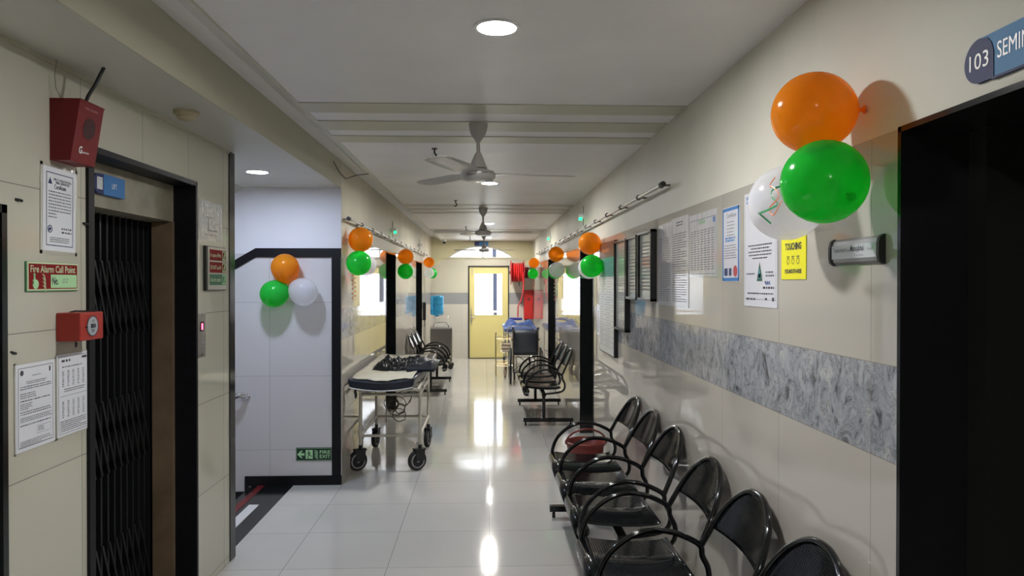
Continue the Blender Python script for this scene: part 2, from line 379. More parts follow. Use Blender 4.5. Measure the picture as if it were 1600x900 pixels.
# stair wall facing the camera
sw = MB(); sw.k = 0; sw.box(-4, XL - .25, YS, YS + .2, -1.6, 1.9); sw.box(XL - .25, XL - .001, YS - .0005, YS + .01, 0, 1.9); sw.k = 1; sw.box(-4, XL - .25, YS, YS + .2, 1.9, SZ + .1); sw.box(XL - .25, XL - .001, YS - .0005, YS + .01, 1.9, SZ)
struct(sw.build('wall_stair', [T_ST, stair_paint]))
struct(MB().box(-4.1, -4, 4.2, YS + .2, -1.6, SZ + .1).build('wall_stair_far', stair_paint))
struct(MB().box(-4, XLIFT - .14, 4.13, 4.33, -1.6, SZ).build('wall_stair_near', T_ST))
# granite dado, following the flight down to the left
dd = MB(); y0, y1 = YS - .014, YS + .002
dd.box(-1.873, XL - .001, y0, y1, 1.87, 1.944); dd.box(-1.258, XL - .006, y0, y1, .076, 1.87)
v = [(-1.873, y, z) for y in (y0, y1) for z in (1.87, 1.944)] + [(-3.2, y, z) for y in (y0, y1) for z in (1.87 - .78, 1.944 - .78 + .01)]
dd.add(v, [(0, 1, 5, 4), (2, 6, 7, 3), (1, 3, 7, 5), (0, 4, 6, 2), (0, 2, 3, 1), (4, 5, 7, 6)])
struct(dd.build('trim_%d' % k, granite_d)); k += 1
bb = MB(); bb.box(-1.94, XL + .0, YS - .016, YS, 0, .076); bb.box(-2.25, -1.94, YS - .016, YS, -.20, -.05); bb.box(-2.55, -2.25, YS - .016, YS, -.36, -.22); bb.box(-1.965, -1.935, YS - .016, YS, -.2, .076)
struct(bb.build('baseboard_stair', granite_d))
# end wall: tiled below, painted above, doorway and arched fanlight
DX0, DX1, DTOP = -.372, .522, 2.035
AX0, AX1, AZ0, AZ1 = -.83, .635, 2.205, 2.475
ew = MB()
for x0, x1 in ((XL - .25, DX0), (DX1, XR + .28)):
    for z0, z1, mi in ((0, 1.195, 0), (1.195, 1.445, 1), (1.445, AZ0, 2)):
        ew.k = mi; ew.box(x0, x1, YE, YE + .2, z0, z1)
ew.k = 2; ew.box(DX0, DX1, YE, YE + .2, DTOP, AZ0)
ew.k = 3; ac = (AX0 + AX1) / 2; hw = (AX1 - AX0) / 2; rise = AZ1 - AZ0; rad = (hw * hw + rise * rise) / (2 * rise)
arc = [(ac + rad * sin(t), AZ1 - rad + rad * cos(t)) for t in [(-1 + 2 * i / 24) * math.asin(hw / rad) for i in range(25)]]
top = CZ + .1
ew.box(XL - .25, AX0, YE, YE + .2, AZ0, top); ew.box(AX1, XR + .28, YE, YE + .2, AZ0, top)
for (xa, za), (xb, zb) in zip(arc, arc[1:]):
    v = [(xa, YE, za), (xb, YE, zb), (xb, YE, top), (xa, YE, top), (xa, YE + .2, za), (xb, YE + .2, zb), (xb, YE + .2, top), (xa, YE + .2, top)]
    ew.add(v, [(0, 1, 2, 3), (4, 7, 6, 5), (0, 4, 5, 1)])
end_lower = mat('end_wall_lower_paint', (.56, .54, .44), .4, noise=(2, .05))
struct(ew.build('wall_end', [T_END, T_ENDB, end_lower, paint_up]))
# slim ledge with upturned ends under the fanlight
lg = MB(); lg.box(XL, XR, YE - .035, YE, 2.195, 2.21)
struct(lg.build('trim_%d' % k, paint_up)); k += 1
cv = MB()
for sx, xs in ((1, XL), (-1, XR)):
    pts = [(0, 2.195), (0, 2.03), (.10, 2.035), (.16, 2.06), (.20, 2.11), (.24, 2.16), (.32, 2.19), (.36, 2.195)]
    v = [(xs + sx * a, YE - .012, z) for a, z in pts] + [(xs + sx * a, YE, z) for a, z in pts]; m_ = len(pts)
    cv.add(v, [tuple(range(m_)), tuple(reversed(range(m_, 2 * m_)))] + [(i, (i + 1) % m_, m_ + (i + 1) % m_, m_ + i) for i in range(m_)])
struct(cv.build('trim_%d' % k, paint_up)); k += 1
struct(MB().box(-1.75, XR + .28, -3.3, -3.2, 0, SZ).box(-1.75, XR + .28, -3.3, -3.2, SZ, CZ + .2).build('wall_back', paint))
# fanlight window
wn = bpy.data.objects.new('window_1', None); C.objects.link(wn); wn.location = (ac, YE + .1, AZ0); struct(wn)
fr_ = MB(); fr_.tube([(x - ac, 0, z - AZ0 - .012) for x, z in arc], .016, 6); fr_.box(-hw, hw, -.015, .015, 0, .025); fr_.box(.028, .062, -.015, .015, 0, rise - .01)
fr_.build('window_frame', white, wn)
gl = MB(); pts = [(x - ac, z - AZ0) for x, z in arc]; m_ = len(pts)
gl.add([(x, .004, max(z, 0)) for x, z in pts], [tuple(range(m_))]); gl.build('pane', glassm, wn)
# end door
d = bpy.data.objects.new('door_4', None); C.objects.link(d); d.location = ((DX0 + DX1) / 2, YE + .03, 0); struct(d)
cx = (DX0 + DX1) / 2; W = (DX1 - DX0) / 2
f = MB().box(-W, -W + .03, -.045, .06, 0, DTOP).box(W - .02, W, -.045, .06, 0, DTOP).box(-W, W, -.045, .06, DTOP - .03, DTOP).box(-W, W, -.04, .1, -.002, .014); f.build('door_frame', blackp, d)
gx0, gx1, gz0, gz1 = -.238 - cx, .382 - cx, .945, 1.872
f = MB().box(-W + .03, gx0, -.02, .02, .015, DTOP - .03).box(gx1, W - .02, -.02, .02, .015, DTOP - .03).box(gx0, gx1, -.02, .02, .015, gz0).box(gx0, gx1, -.02, .02, gz1, DTOP - .03); f.build('door_leaf', door_y, d)
f = MB(); f.box(gx0, gx1, -.026, -.018, gz0 - .012, gz0 + .012); f.box(gx0, gx1, -.026, -.018, gz1 - .012, gz1 + .012); f.box(gx0 - .012, gx0 + .01, -.026, -.018, gz0, gz1); f.box(gx1 - .01, gx1 + .012, -.026, -.018, gz0, gz1); f.build('glazing_bead', door_y, d)
MB().box(gx0, gx1, -.003, .003, gz0, gz1).build('pane', glassm, d)
f = MB().box(-W + .055, -W + .085, -.035, -.018, .80, .98); f.tube([(-W + .07, -.03, .905), (-W + .07, -.055, .905), (-W + .16, -.055, .905)], .009, 8); f.tube([(-W + .07, -.03, .85), (-W + .07, -.04, .85), (-W + .07, -.04, .75)], .008, 6); f.build('door_handle', steel, d)
f = MB().box(-W + .055, -W + .075, -.035, -.018, 1.0, 1.10).box(-W + .085, -W + .1, -.035, -.018, DTOP - .2, DTOP - .04); f.build('bolt', steel, d)
# things glimpsed outside through the door glass
o = MB().box(.20, .30, 18.0, 18.1, -.5, 4.2).build('outdoor_post', mat('outdoor_post_grey', (.02, .028, .06), .6)); tag(o, 'blue-grey post standing outside the glazed yellow door', 'post')
outm = mat('hazy_facade', (.80, .82, .9), .8)
o = MB().box(-1.6, 1.9, 17.55, 17.6, .93, .97).build('outdoor_railing', mat('railing_tan', (.75, .58, .38), .6)); 
for q in range(0): pass
rl = thing('balcony_railing', 'tan balcony rail crossing low behind the glass of the end door', 'railing', (0.1, 17.5, 0))
o.parent = rl; o.name = 'top_rail'; o.location = (-.1, -17.5, 0)
f = MB(); [f.box(x - .008, x + .008, .04, .056, 0, .94) for x in [-1.5 + .16 * i for i in range(20)]]; f.build('baluster', white, rl)['kind'] = 'stuff'
struct(MB().box(-4, 4, 15.8, 19, -.2, -.02).build('floor', mat('balcony_concrete', (.5, .5, .5), .8)))

# doorways in the side walls: granite lining and dark door leaves
def doorway(n, side, y0, y1, z1, depth, leaf_open=False):
    o = bpy.data.objects.new('door_%d' % n, None); C.objects.link(o); struct(o)
    sx = 1 if side == 'right' else -1; X = XR if side == 'right' else XL
    o.location = (X, (y0 + y1) / 2, 0); w_ = (y1 - y0) / 2
    t = .010; e = .005
    f = MB().box(-e * sx, depth * sx, w_ - t, w_ + .004, 0, z1 + .004).box(-e * sx, depth * sx, -w_ - .004, -w_ + t, 0, z1 + .004).box(-e * sx, depth * sx, -w_, w_, z1 - t, z1 + .004)
    f.build('door_frame', granite, o)
    f = MB().box(depth * sx, (depth + .04) * sx, -w_, w_, 0, z1)
    if n == 1: f.box((depth - .1) * sx, (depth) * sx, w_ - .075, w_ - t, 0, z1 - t)
    f.build('door_leaf', mat('dark_door_%d' % n, (.014, .014, .013), .45), o)
    hb = MB().tube([((depth - .005) * sx, -w_ + .1, .98), ((depth - .05) * sx, -w_ + .1, .98), ((depth - .05) * sx, -w_ + .22, .98)], .009, 8); hb.build('door_handle', steel, o)
    return o
doorway(1, 'right', *DR[0], .27); doorway(2, 'right', *DR[1], .27); doorway(3, 'right', *DR[2], .27)
doorway(5, 'left', *DL[0], .24); doorway(6, 'left', *DL[1], .24)
# tiny screw holes low on the near granite lining
# dark doorway at far left
o = bpy.data.objects.new('door_7', None); C.objects.link(o); o.location = (XLIFT, 1.63, 0); struct(o)
MB().box(-.22, .008, .655, .68, 0, 1.907).box(-.22, .008, -.68, -.655, 0, 1.907).box(-.22, .008, -.68, .68, 1.88, 1.907).build('door_frame', granite, o)
MB().box(-.26, -.22, -.68, .68, 0, 1.9).build('door_leaf', blackp, o)

# lift opening
lo = bpy.data.objects.new('door_8', None); C.objects.link(lo); lo.location = (XLIFT, 3.2855, 0); struct(lo)
a0, a1 = 2.796 - 3.2855, 3.775 - 3.2855
f = MB().box(-.105, .012, a1 - .004, a1 + .018, 0, 2.19).box(-.105, .012, a0 - .03, a0 + .012, 0, 2.19).box(-.105, .012, a0 - .03, a1 + .018, 2.165, 2.19)
f.build('door_frame', granite_d, lo, bevel=.002)
struct(MB().box(XLIFT - .32, XLIFT - .104, 2.76, 3.82, 1.978, 2.3).build('wall_lift_lintel', lintel_m))
tag(bpy.data.objects['wall_lift_lintel'], kind='structure')
struct(MB().box(XLIFT - .205, XLIFT - .10, 3.745, 3.85, 0, 1.978).build('wall_lift_jamb', brown_jamb))
struct(MB().box(XLIFT - .205, XLIFT - .10, 2.70, 2.80, 0, 1.978).build('wall_lift_near_jamb', brown_jamb))
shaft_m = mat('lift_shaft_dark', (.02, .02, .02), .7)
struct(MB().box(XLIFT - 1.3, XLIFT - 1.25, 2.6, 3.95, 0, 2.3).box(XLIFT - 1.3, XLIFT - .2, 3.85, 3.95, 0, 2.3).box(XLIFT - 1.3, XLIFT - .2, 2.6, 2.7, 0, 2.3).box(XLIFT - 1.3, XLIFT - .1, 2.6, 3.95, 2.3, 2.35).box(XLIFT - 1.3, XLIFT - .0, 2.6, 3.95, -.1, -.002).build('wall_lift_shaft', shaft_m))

# descending stairs beyond the lift wall
st = thing('staircase', 'black granite stair going down to the left of the tiled stair wall', 'stairs', (-1.57, 5.1, 0))
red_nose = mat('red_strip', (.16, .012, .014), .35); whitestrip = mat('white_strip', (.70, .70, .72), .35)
MB().box(-.33, 0, -.765, .788, -.15, 0).build('landing_edge', granite, st)
MB().box(-.287, -.232, -.765, .775, 0, .003).build('nosing', red_nose, st)
MB().box(-.193, -.120, -.765, .267, 0, .0025).build('edge_strip', whitestrip, st)  # plain white strip along the landing edge
for i in range(5):
    MB().box(-.33 - .29 * (i + 1), -.33 - .29 * i + .02, -.78, .79, -.16 * (i + 1) - .05, -.16 * (i + 1)).box(-.33 - .29 * i - .01, -.33 - .29 * i, -.765, .785, -.16 * (i + 1), -.16 * i - .001).build('step', granite, st)
hr = thing('stair_handrail', 'stainless handrail stub ending beside the stair wall', 'handrail', (-2.0, YS, .72))
MB().tube([(-.9, -.09, -.50), (-.25, -.09, -.11), (-.06, -.09, 0), (.0, -.09, .03), (.03, -.085, .035), (.045, -.06, .02), (.045, -.03, .005), (.045, 0, 0)], .024, 12).build('rail', chrome, hr, smooth=True)
MB().lathe([(.035, -.006), (.035, 0)], (.045, 0, 0), 16, 'y').build('bracket', chrome, hr)

# ================================================================== LAMPS
def downlight(x, y, z, glow, label):
    t = thing('ceiling_light', label, 'light', (x, y, z), group='round recessed ceiling lights')
    MB().lathe([(.085, -.006), (.085, 0), (.070, 0), (.070, -.006), (.085, -.006)], (0, 0, 0), 32, cap=False).build('trim_ring', white, t, smooth=False)
    MB().lathe([(.0705, -.0015), (.0705, -.0045)], (0, 0, 0), 32).build('diffuser', glow, t)
for x, y, lb in ((.042, 2.56, 'large bright round ceiling light nearest the camera'), (.042, 6.55, 'round ceiling light just behind the nearest ceiling fan'),
                 (.06, 10.99, 'small round ceiling light above and right of the middle fan motor'), (.05, 14.4, 'farthest round ceiling light, close to the end wall')):
    downlight(x, y, CZ, lamp_glow if y < 7 else far_glow, lb)
downlight(.05, -1.2, CZ, lamp_glow, 'round fill light added unseen behind the camera')  # added lamp for frontal fill, out of view
downlight(-1.595, 5.046, SZ, stair_glow, 'round ceiling light over the stair landing')

# ================================================================== BENCHES
def make_bench():
    t = thing('waiting_bench', '', 'bench')
    L = 1.53; p = L / 3
    MB().bar((.24, .02, .362), (.24, L - .02, .362), .05, .035).build('crossbeam', black, t, bevel=.004)
    for y in (.075, L - .075):
        lm = MB().bar((.24, y, .06), (.24, y, .35), .038, .055); lm.bar((0.0, y, .066), (.585, y, .066), .05, .04)
        for x in (.03, .555): lm.lathe([(.012, 0), (.012, .03), (.009, .047)], (x, y, 0), 10)
        lm.build('leg', black, t, bevel=.003)
    prof = [(.065, .362), (.035, .356), (.010, .370), (.0, .398), (.004, .425), (.020, .443), (.045, .449), (.09, .444), (.16, .436), (.25, .430), (.33, .430), (.39, .434), (.425, .442), (.432, .450)]
    def smooth(pts, n=5):
        out = []
        for i in range(len(pts) - 1):
            p0, p1, p2, p3 = [Vector(pts[max(0, min(len(pts) - 1, j))]) for j in (i - 1, i, i + 1, i + 2)]
            for q in range(n):
                u = q / n; out.append(.5 * ((2 * p1) + (p2 - p0) * u + (2 * p0 - 5 * p1 + 4 * p2 - p3) * u * u + (3 * p1 - p0 - 3 * p2 + p3) * u ** 3))
        out.append(Vector(pts[-1])); return out
    sp = smooth([(a, 0, b) for a, b in prof], 3)
    for i in range(3):
        y0, y1 = i * p + .012, (i + 1) * p - .012; yc = (y0 + y1) / 2
        mb = MB(); m_ = len(sp) - 1
        mb.grid(lambda u, v: (sp[round(v * m_)].x, y0 + (y1 - y0) * u, sp[round(v * m_)].z), 2, m_)
        mb.open = 1
        mb.build('seat', perf, t, smooth=True, solid=.006)
        MB().lathe([(.026, y0 + .002), (.037, y0 + .008), (.037, y1 - .008), (.026, y1 - .002)], (.036, 0, .404), 24, 'y').build('front_roll', roll_m, t, smooth=True)
        # backrest hoop
        hp = []
        prof_h = [(.255, .590, .446), (.245, .64, .47), (.232, .70, .500), (.205, .76, .530), (.165, .81, .555), (.105, .85, .574), (.05, .868, .582)]
        left = [(x, yc + hw_, z) for hw_, z, x in prof_h]; right = [(x, yc - hw_, z) for hw_, z, x in reversed(prof_h)]
        pts = smooth(left + [(.585, yc, .872)] + right, 4)
        MB().tube(pts, .0125, 8).build('back_frame', black, t, smooth=True)
        def hwid(z):
            for (a, za, _), (b, zb, _) in zip(prof_h, prof_h[1:]):
                if za <= z <= zb: return a + (b - a) * (z - za) / (zb - za)
            return .0 if z > .87 else (.05 * (.872 - z) / .004)
        def xat(z):
            for (_, za, a), (_, zb, b) in zip(prof_h, prof_h[1:]):
                if za <= z <= zb: return a + (b - a) * (z - za) / (zb - za)
            return .582
        mb = MB(); mb.open = 1
        def pan(u, v):
            z = .672 + (.866 - .672) * u; h_ = hwid(min(z, .8679)) - .004; s_ = 2 * v - 1
            return (xat(min(z, .8679)) + .028 * (1 - s_ * s_) * (1 - u) ** .6, yc + s_ * h_, z)
        mb.grid(pan, 12, 14); mb.build('backrest', perf, t, smooth=True, solid=.004)
    arm = smooth([(.03, .40), (.026, .46), (.055, .54), (.11, .60), (.18, .642), (.25, .657), (.33, .648), (.40, .620), (.446, .590), (.452, .55), (.474, .505), (.480, .46), (.464, .42), (.42, .398), (.34, .385), (.26, .378)] and
                 [(a, 0, b) for a, b in [(.03, .40), (.026, .46), (.055, .54), (.11, .60), (.18, .642), (.25, .657), (.33, .648), (.40, .620), (.446, .590), (.452, .55), (.474, .505), (.480, .46), (.464, .42), (.42, .398), (.34, .385), (.26, .378)]], 3)
    for i in range(4):
        y = [.004, p, 2 * p, L - .004][i]
        MB().tube([(q.x, y, q.z) for q in arm], .0122, 8).build('armrest', black, t, smooth=True)
    return t
b0 = make_bench()
gB = 'three-seat black steel benches'
benches = [((.455, 3.545, 0), 0, 'glossy black three-seat steel bench whose far end stands by the red bucket'),
           ((.43, 1.83, 0), 0, 'nearest black steel bench, cut off by the bottom of the picture'),
           ((.44, 8.16, 0), 0, 'black three-seat bench against the right wall in front of the wheelchair'),
           ((-.565, 12.0, 0), pi, 'black bench on the left wall, beyond the stretcher trolley')]
for i, (loc, rz, lb) in enumerate(benches):
    t = b0 if i == 0 else copy_tree(b0)
    t.location = loc; t.rotation_euler = (0, 0, rz); tag(t, lb, 'bench', gB)

# ================================================================== STRETCHER TROLLEY (near left)
s = thing('stretcher_trolley', 'cream tubular stretcher trolley with sagging dark mattress by the left doorway', 'stretcher', (-.84, 6.33, 0))
w2 = .262; yr = .92
def S(p): return p
for x in (-w2, w2):
    for y in (0, yr):
        MB().tube([(x, y, .19), (x, y, .80 if y else .76)], .0145, 10).build('leg', cream_steel, s, smooth=True)
f = MB()
for z in (.305, .672):
    f.tube([(-w2, 0, z), (w2, 0, z)], .0125, 8); f.tube([(-w2, yr, z), (w2, yr, z)], .0125, 8)
    for x in (-w2, w2): f.tube([(x, 0, z), (x, yr, z)], .0125, 8)
f.tube([(-w2, 0, .672), (w2, .5, .74)], .009, 6)
for x in (-w2, w2): f.tube([(x, -.25, .745), (x, 1.55, .76)], .014, 8)
for y in (-.25, 1.55): f.tube([(-w2, y, .75), (w2, y, .75)], .014, 8)
f.build('frame', cream_steel, s, smooth=True)
for x in (-w2, w2):
    for y in (0, yr):
        c = bpy.data.objects.new('castor', None); C.objects.link(c); c.parent = s; c.location = (x, y, 0)
        yw = 35 if y == 0 else 80
        c.rotation_euler = (0, 0, R(yw))
        MB().lathe([(.055, -.016), (.083, -.019), (.088, -.012), (.088, .012), (.083, .019), (.055, .016)], (-.03, 0, .088), 28, 'y').build('wheel', rubber, c, smooth=True)
        MB().lathe([(.056, -.0205), (.066, -.0205), (.066, .0205), (.056, .0205), (.056, -.0205)], (-.03, 0, .088), 28, 'y', cap=False).lathe([(.016, -.022), (.016, .022)], (-.03, 0, .088), 14, 'y').build('wheel_rim', mat('castor_rim', (.35, .35, .36), .4), c)
        f = MB().box(-.055, .035, -.03, -.023, .085, .19).box(-.055, .035, .023, .03, .085, .19).box(-.06, .045, -.031, .031, .175, .192).lathe([(.018, .19), (.018, .225)], (0, 0, 0), 12); f.build('fork', blackp, c, bevel=.003)
# mattress: sagging slab
def mat_fn(zoff, x0, x1, y0, y1):
    def g(u, v):
        x = x0 + (x1 + .055 * min(1, v * 2.5) - x0) * u; y = y0 + (y1 - y0) * v
        sag = -.030 * (1 - (2 * u - 1) ** 2) * (1 - .5 * v)
        return (x, y, zoff + sag + .02 * v)
    return g
mb = MB(); nx, ny = 14, 20
topf = mat_fn(.858, -.312, .245, -.35, 1.62); bot = mat_fn(.785, -.30, .235, -.34, 1.6)
vt = [topf(i / nx, j / ny) for i in range(nx + 1) for j in range(ny + 1)]; vb = [bot(i / nx, j / ny) for i in range(nx + 1) for j in range(ny + 1)]
o_ = len(vt); fs = []
idx = lambda i, j: i * (ny + 1) + j
for i in range(nx):
    for j in range(ny):
        fs.append((idx(i, j), idx(i + 1, j), idx(i + 1, j + 1), idx(i, j + 1))); fs.append((o_ + idx(i, j), o_ + idx(i, j + 1), o_ + idx(i + 1, j + 1), o_ + idx(i + 1, j)))
for i in range(nx): fs.append((idx(i, 0), o_ + idx(i, 0), o_ + idx(i + 1, 0), idx(i + 1, 0))); fs.append((idx(i, ny), idx(i + 1, ny), o_ + idx(i + 1, ny), o_ + idx(i, ny)))
for j in range(ny): fs.append((idx(0, j), idx(0, j + 1), o_ + idx(0, j + 1), o_ + idx(0, j))); fs.append((idx(nx, j), o_ + idx(nx, j), o_ + idx(nx, j + 1), idx(nx, j + 1)))
mb.add(vt + vb, fs); mo = mb.build('mattress', navyrex, s, smooth=True, bevel=.014)
MB().tube([(bot(i / 14, 0)[0], -.343, bot(i / 14, 0)[2] - .002) for i in range(15)], .005, 6).build('piping', white, mo)
from mathutils import noise as mnoise
def cloth(name, m, x0, x1, y0, y1, z, amp, sc, label, cat, nx=30, ny=40, seed=0, edge=.02, sagx=True, cover=None, th=.004, loc=(-.84, 6.33, 0)):
    mb = MB(); mb.open = 1
    def g(u, v):
        q = Vector((u * sc + seed, v * sc * 1.3, seed * .37))
        if amp == .062: q = Vector((u * 4 + seed, v * 11, .3)); h_ = amp * (.35 + 1.1 * abs(mnoise.noise(q)) + .8 * abs(mnoise.noise(Vector((u * 13, v * 7, 2)))) * .6 + .3 * mnoise.noise(q * 3))
        else: h_ = amp * (abs(mnoise.noise(q)) * 1.5 + .5 * abs(mnoise.noise(q * 2.3)))
        e = min(u, 1 - u, v, 1 - v); h_ *= min(1, e / .12) if amp > .02 else 1
        x = x0 + (x1 - x0) * (u + .04 * mnoise.noise(q * .9 + Vector((9, 0, 0)))); y = y0 + (y1 - y0) * (v + .05 * mnoise.noise(q * .8 + Vector((0, 7, 0))))
        uu = (x + .312) / .58; sag = -.030 * (1 - (2 * uu - 1) ** 2) * (1 - .5 * (y + .35) / 1.97) if sagx else 0
        return (x, y, z + sag + .02 * (y + .35) / 1.97 + h_ + .004)
    mb.grid(g, nx, ny); o = mb.build(name, m, smooth=True, solid=th); o.location = loc
    return tag(o, label, cat)
cloth('draw_sheet', beige, -.285, .225, -.315, 1.45, .860, .008, 5, 'beige sheet spread over the sagging stretcher mattress', 'sheet', seed=3)
cloth('folded_raincoat', blackcloth, -.20, .24, .22, .85, .868, .062, 7, 'crumpled glossy black covers heaped on the beige stretcher sheet', 'cloth', seed=11, nx=70, ny=90, th=.004)
o = cloth('rubber_pillow', mat('pillow_rexine', (.007, .010, .018), .45, spec=.3), .13, .385, .10, .80, .862, .055, 1.3, 'dark blue padded headrest on the right side of the stretcher', 'pillow', seed=21, sagx=False, th=.03)
# coil of wire hung below
cm = MB()
for i in range(8):
    r = random.uniform(.05, .10); c0 = Vector((random.uniform(-.08, .08), random.uniform(-.06, .08), random.uniform(-.07, .05)))
    if i < 2: r = .075; c0 = Vector((.07, 0, .11))
    ax = Vector((random.uniform(-.5, .5), 1, random.uniform(-.5, .5))).normalized(); u_ = ax.orthogonal().normalized(); v_ = ax.cross(u_)
    cm.tube([c0 + (u_ * cos(a) * r + v_ * sin(a) * r * random.uniform(.8, 1.1)) for a in [2 * pi * q / 22 for q in range(22)]], .0045, 6, closed=True)
cm.tube([(.06, 0, .17), (.05, 0, .22), (.04, .02, .30)], .004, 6)
o = cm.build('wire_coil', mat('dull_wire', (.13, .11, .08), .45), smooth=True); o.location = (-.86, 6.95, .43); tag(o, 'tangled coil of grey-brown wire hanging under the stretcher trolley', 'wire')
st_ = MB().tube([(0, 0, 0), (-.004, -.01, -.03), (.004, -.012, -.06), (0, -.01, -.085)], [.007, .012, .012, .008], 8); o = st_.build('buckle_strap', blackp, s, smooth=True); o.location = (-.25, -.3, .775)

# ================================================================== BUCKET
bk = thing('bucket', 'red plastic bucket standing between the bench and the black doorway', 'bucket', (.845, 5.96, 0))
bred = mat('bucket_red', (.17, .020, .014), .4)
MB().lathe([(.118, .0), (.122, .005), (.158, .30), (.172, .305), (.175, .325), (.165, .33), (.155, .322), (.118, .012), (.0005, .012)], (0, 0, 0), 36, cap=False).lathe([(.0005, 0), (.118, 0)], (0, 0, 0), 36, cap=False).build('body', bred, bk, smooth=True)
MB().tube([(-.17 * cos(a) - .0 + .0, -.04 - .06 * sin(a), .315 + .13 * sin(a)) for a in [pi * q / 16 for q in range(17)]], .008, 8).build('handle', bred, bk, smooth=True)

# ================================================================== BALLOONS
def balloon(name_col, m, c, r, knot, label, group='balloon clusters on the corridor walls', stretch=1.0):
    """knot: direction (unit-ish) from centre to the knot"""
    k_ = Vector(knot).normalized(); rot = Vector((0, 0, -1)).rotation_difference(k_)
    prof = []
    for i in range(23):
        a = pi * i / 22; rr = r * sin(a); h_ = r * cos(a) * (1.0 if a < pi / 2 else stretch * 1.06)
        if a > pi / 2: rr *= 1 - .10 * ((a - pi / 2) / (pi / 2)) ** 2
        prof.append((max(rr, .0006), h_))
    prof = prof[:-1]; prof[-1] = (.006, prof[-1][1])
    mb = MB().lathe(list(reversed(prof)), (0, 0, 0), 32)
    t = thing('balloon', label, 'balloon', c, group=group); 
    t.rotation_mode = 'QUATERNION'; t.rotation_quaternion = rot
    mb.build('skin', m, t, smooth=True)
    hb = -r * stretch * 1.06
    MB().lathe([(.004, hb + .006), (.007, hb - .003), (.004, hb - .007), (.011, hb - .014), (.012, hb - .017)], (0, 0, 0), 12).build('knot', m, t, smooth=True)
    return t
def ribbon(name, m, pts, wd, label, group='curled ribbons hanging from balloons'):
    mb = MB(); mb.open = 1; P = [Vector(p) for p in pts]; vs = []
    for i, p in enumerate(P):
        d = (P[min(i + 1, len(P) - 1)] - P[max(i - 1, 0)]).normalized()
        u = d.cross(Vector((1, 0, 0))); u = (u if u.length > .1 else Vector((0, 1, 0))).normalized()
        vs += [p - u * wd / 2, p + u * wd / 2]
    mb.add(vs, [(2 * i, 2 * i + 1, 2 * i + 3, 2 * i + 2) for i in range(len(P) - 1)])
    return tag(mb.build(name, m, smooth=True, solid=.0006), label, 'ribbon', group)
balloon('o', b_or, (.915, 1.955, 2.135), .111, (1, -.25, .02), 'large orange balloon, top of the nearest cluster above the nameplate')
balloon('g', b_gr, (.905, 1.868, 1.93), .111, (.1, -1, -.45), 'large green balloon in the nearest cluster on the right wall')
balloon('w', b_wh, (.925, 2.15, 1.905), .114, (.5, -.8, .5), 'white balloon partly behind the large green one, with curled ribbons')
balloon('o', b_or, (.93, 6.30, 2.012), .100, (1, .1, -.05), 'orange balloon above the second right-hand doorway, beside the list board')
balloon('g', b_gr, (.925, 6.14, 1.806), .099, (.1, -1, -.4), 'green balloon hanging in front of the second right-hand doorway')
balloon('w', b_wh, (.935, 6.36, 1.795), .099, (.4, .4, .8), 'white balloon tucked behind the green one by the list board')
balloon('o', b_or, (.93, 9.30, 2.035), .101, (1, 0, 0), 'orange balloon of the middle cluster on the right wall')
balloon('w', b_wh, (.925, 9.15, 1.828), .101, (.6, .6, .5), 'greyish white balloon below the middle orange balloon on the right wall')
balloon('g', b_gr, (.93, 9.37, 1.815), .102, (.6, .6, .4), 'green balloon almost hidden behind the greyish white one on the right')
balloon('o', b_or, (.93, 13.55, 2.04), .098, (1, 0, 0), 'small orange balloon right of the hose reel')
balloon('g', b_gr, (.915, 13.55, 1.835), .100, (0, -1, -.4), 'bright green balloon just above the red hose cabinet')
balloon('o', b_or, (-1.06, 6.10, 2.03), .104, (-.25, 0, -1), 'orange balloon at the start of the left wall, above the stretcher')
balloon('g', b_gr, (-1.055, 5.98, 1.826), .104, (.1, -1, -.5), 'green balloon below the orange one at the left wall corner')
balloon('w', b_wh, (-1.07, 6.40, 1.82), .098, (-.4, .5, .6), 'white balloon half hidden behind the green one on the left wall')
balloon('o', b_or, (-1.06, 9.56, 2.01), .103, (-1, 0, 0), 'orange balloon beside the first left-hand doorway')
balloon('g', b_gr, (-1.055, 9.46, 1.813), .103, (.1, -1, -.5), 'dark green balloon beside the first left-hand doorway')
balloon('o', b_or, (-1.06, 13.55, 2.05), .100, (-1, 0, 0), 'small orange balloon at the far end of the left wall')
balloon('w', b_wh, (-1.065, 13.60, 1.850), .098, (-.5, .5, .5), 'small white balloon at the far end of the left wall')
balloon('g', b_gr, (-1.03, 13.85, 1.845), .100, (-.5, .5, .5), 'small green balloon behind the white one near the end wall')
gS = 'balloons on the stair wall'
balloon('o', b_or, (-1.605, 5.77, 1.783), .111, (.25, .3, -1), 'orange balloon topping the cluster on the stair wall', gS, 1.14)
balloon('g', b_gr, (-1.695, 5.77, 1.572), .108, (1, .3, .45), 'green balloon at lower left of the stair wall cluster', gS, 1.1)
balloon('w', b_wh, (-1.458, 5.77, 1.586), .110, (-1, .3, .5), 'white balloon at lower right of the stair wall cluster', gS, 1.1)
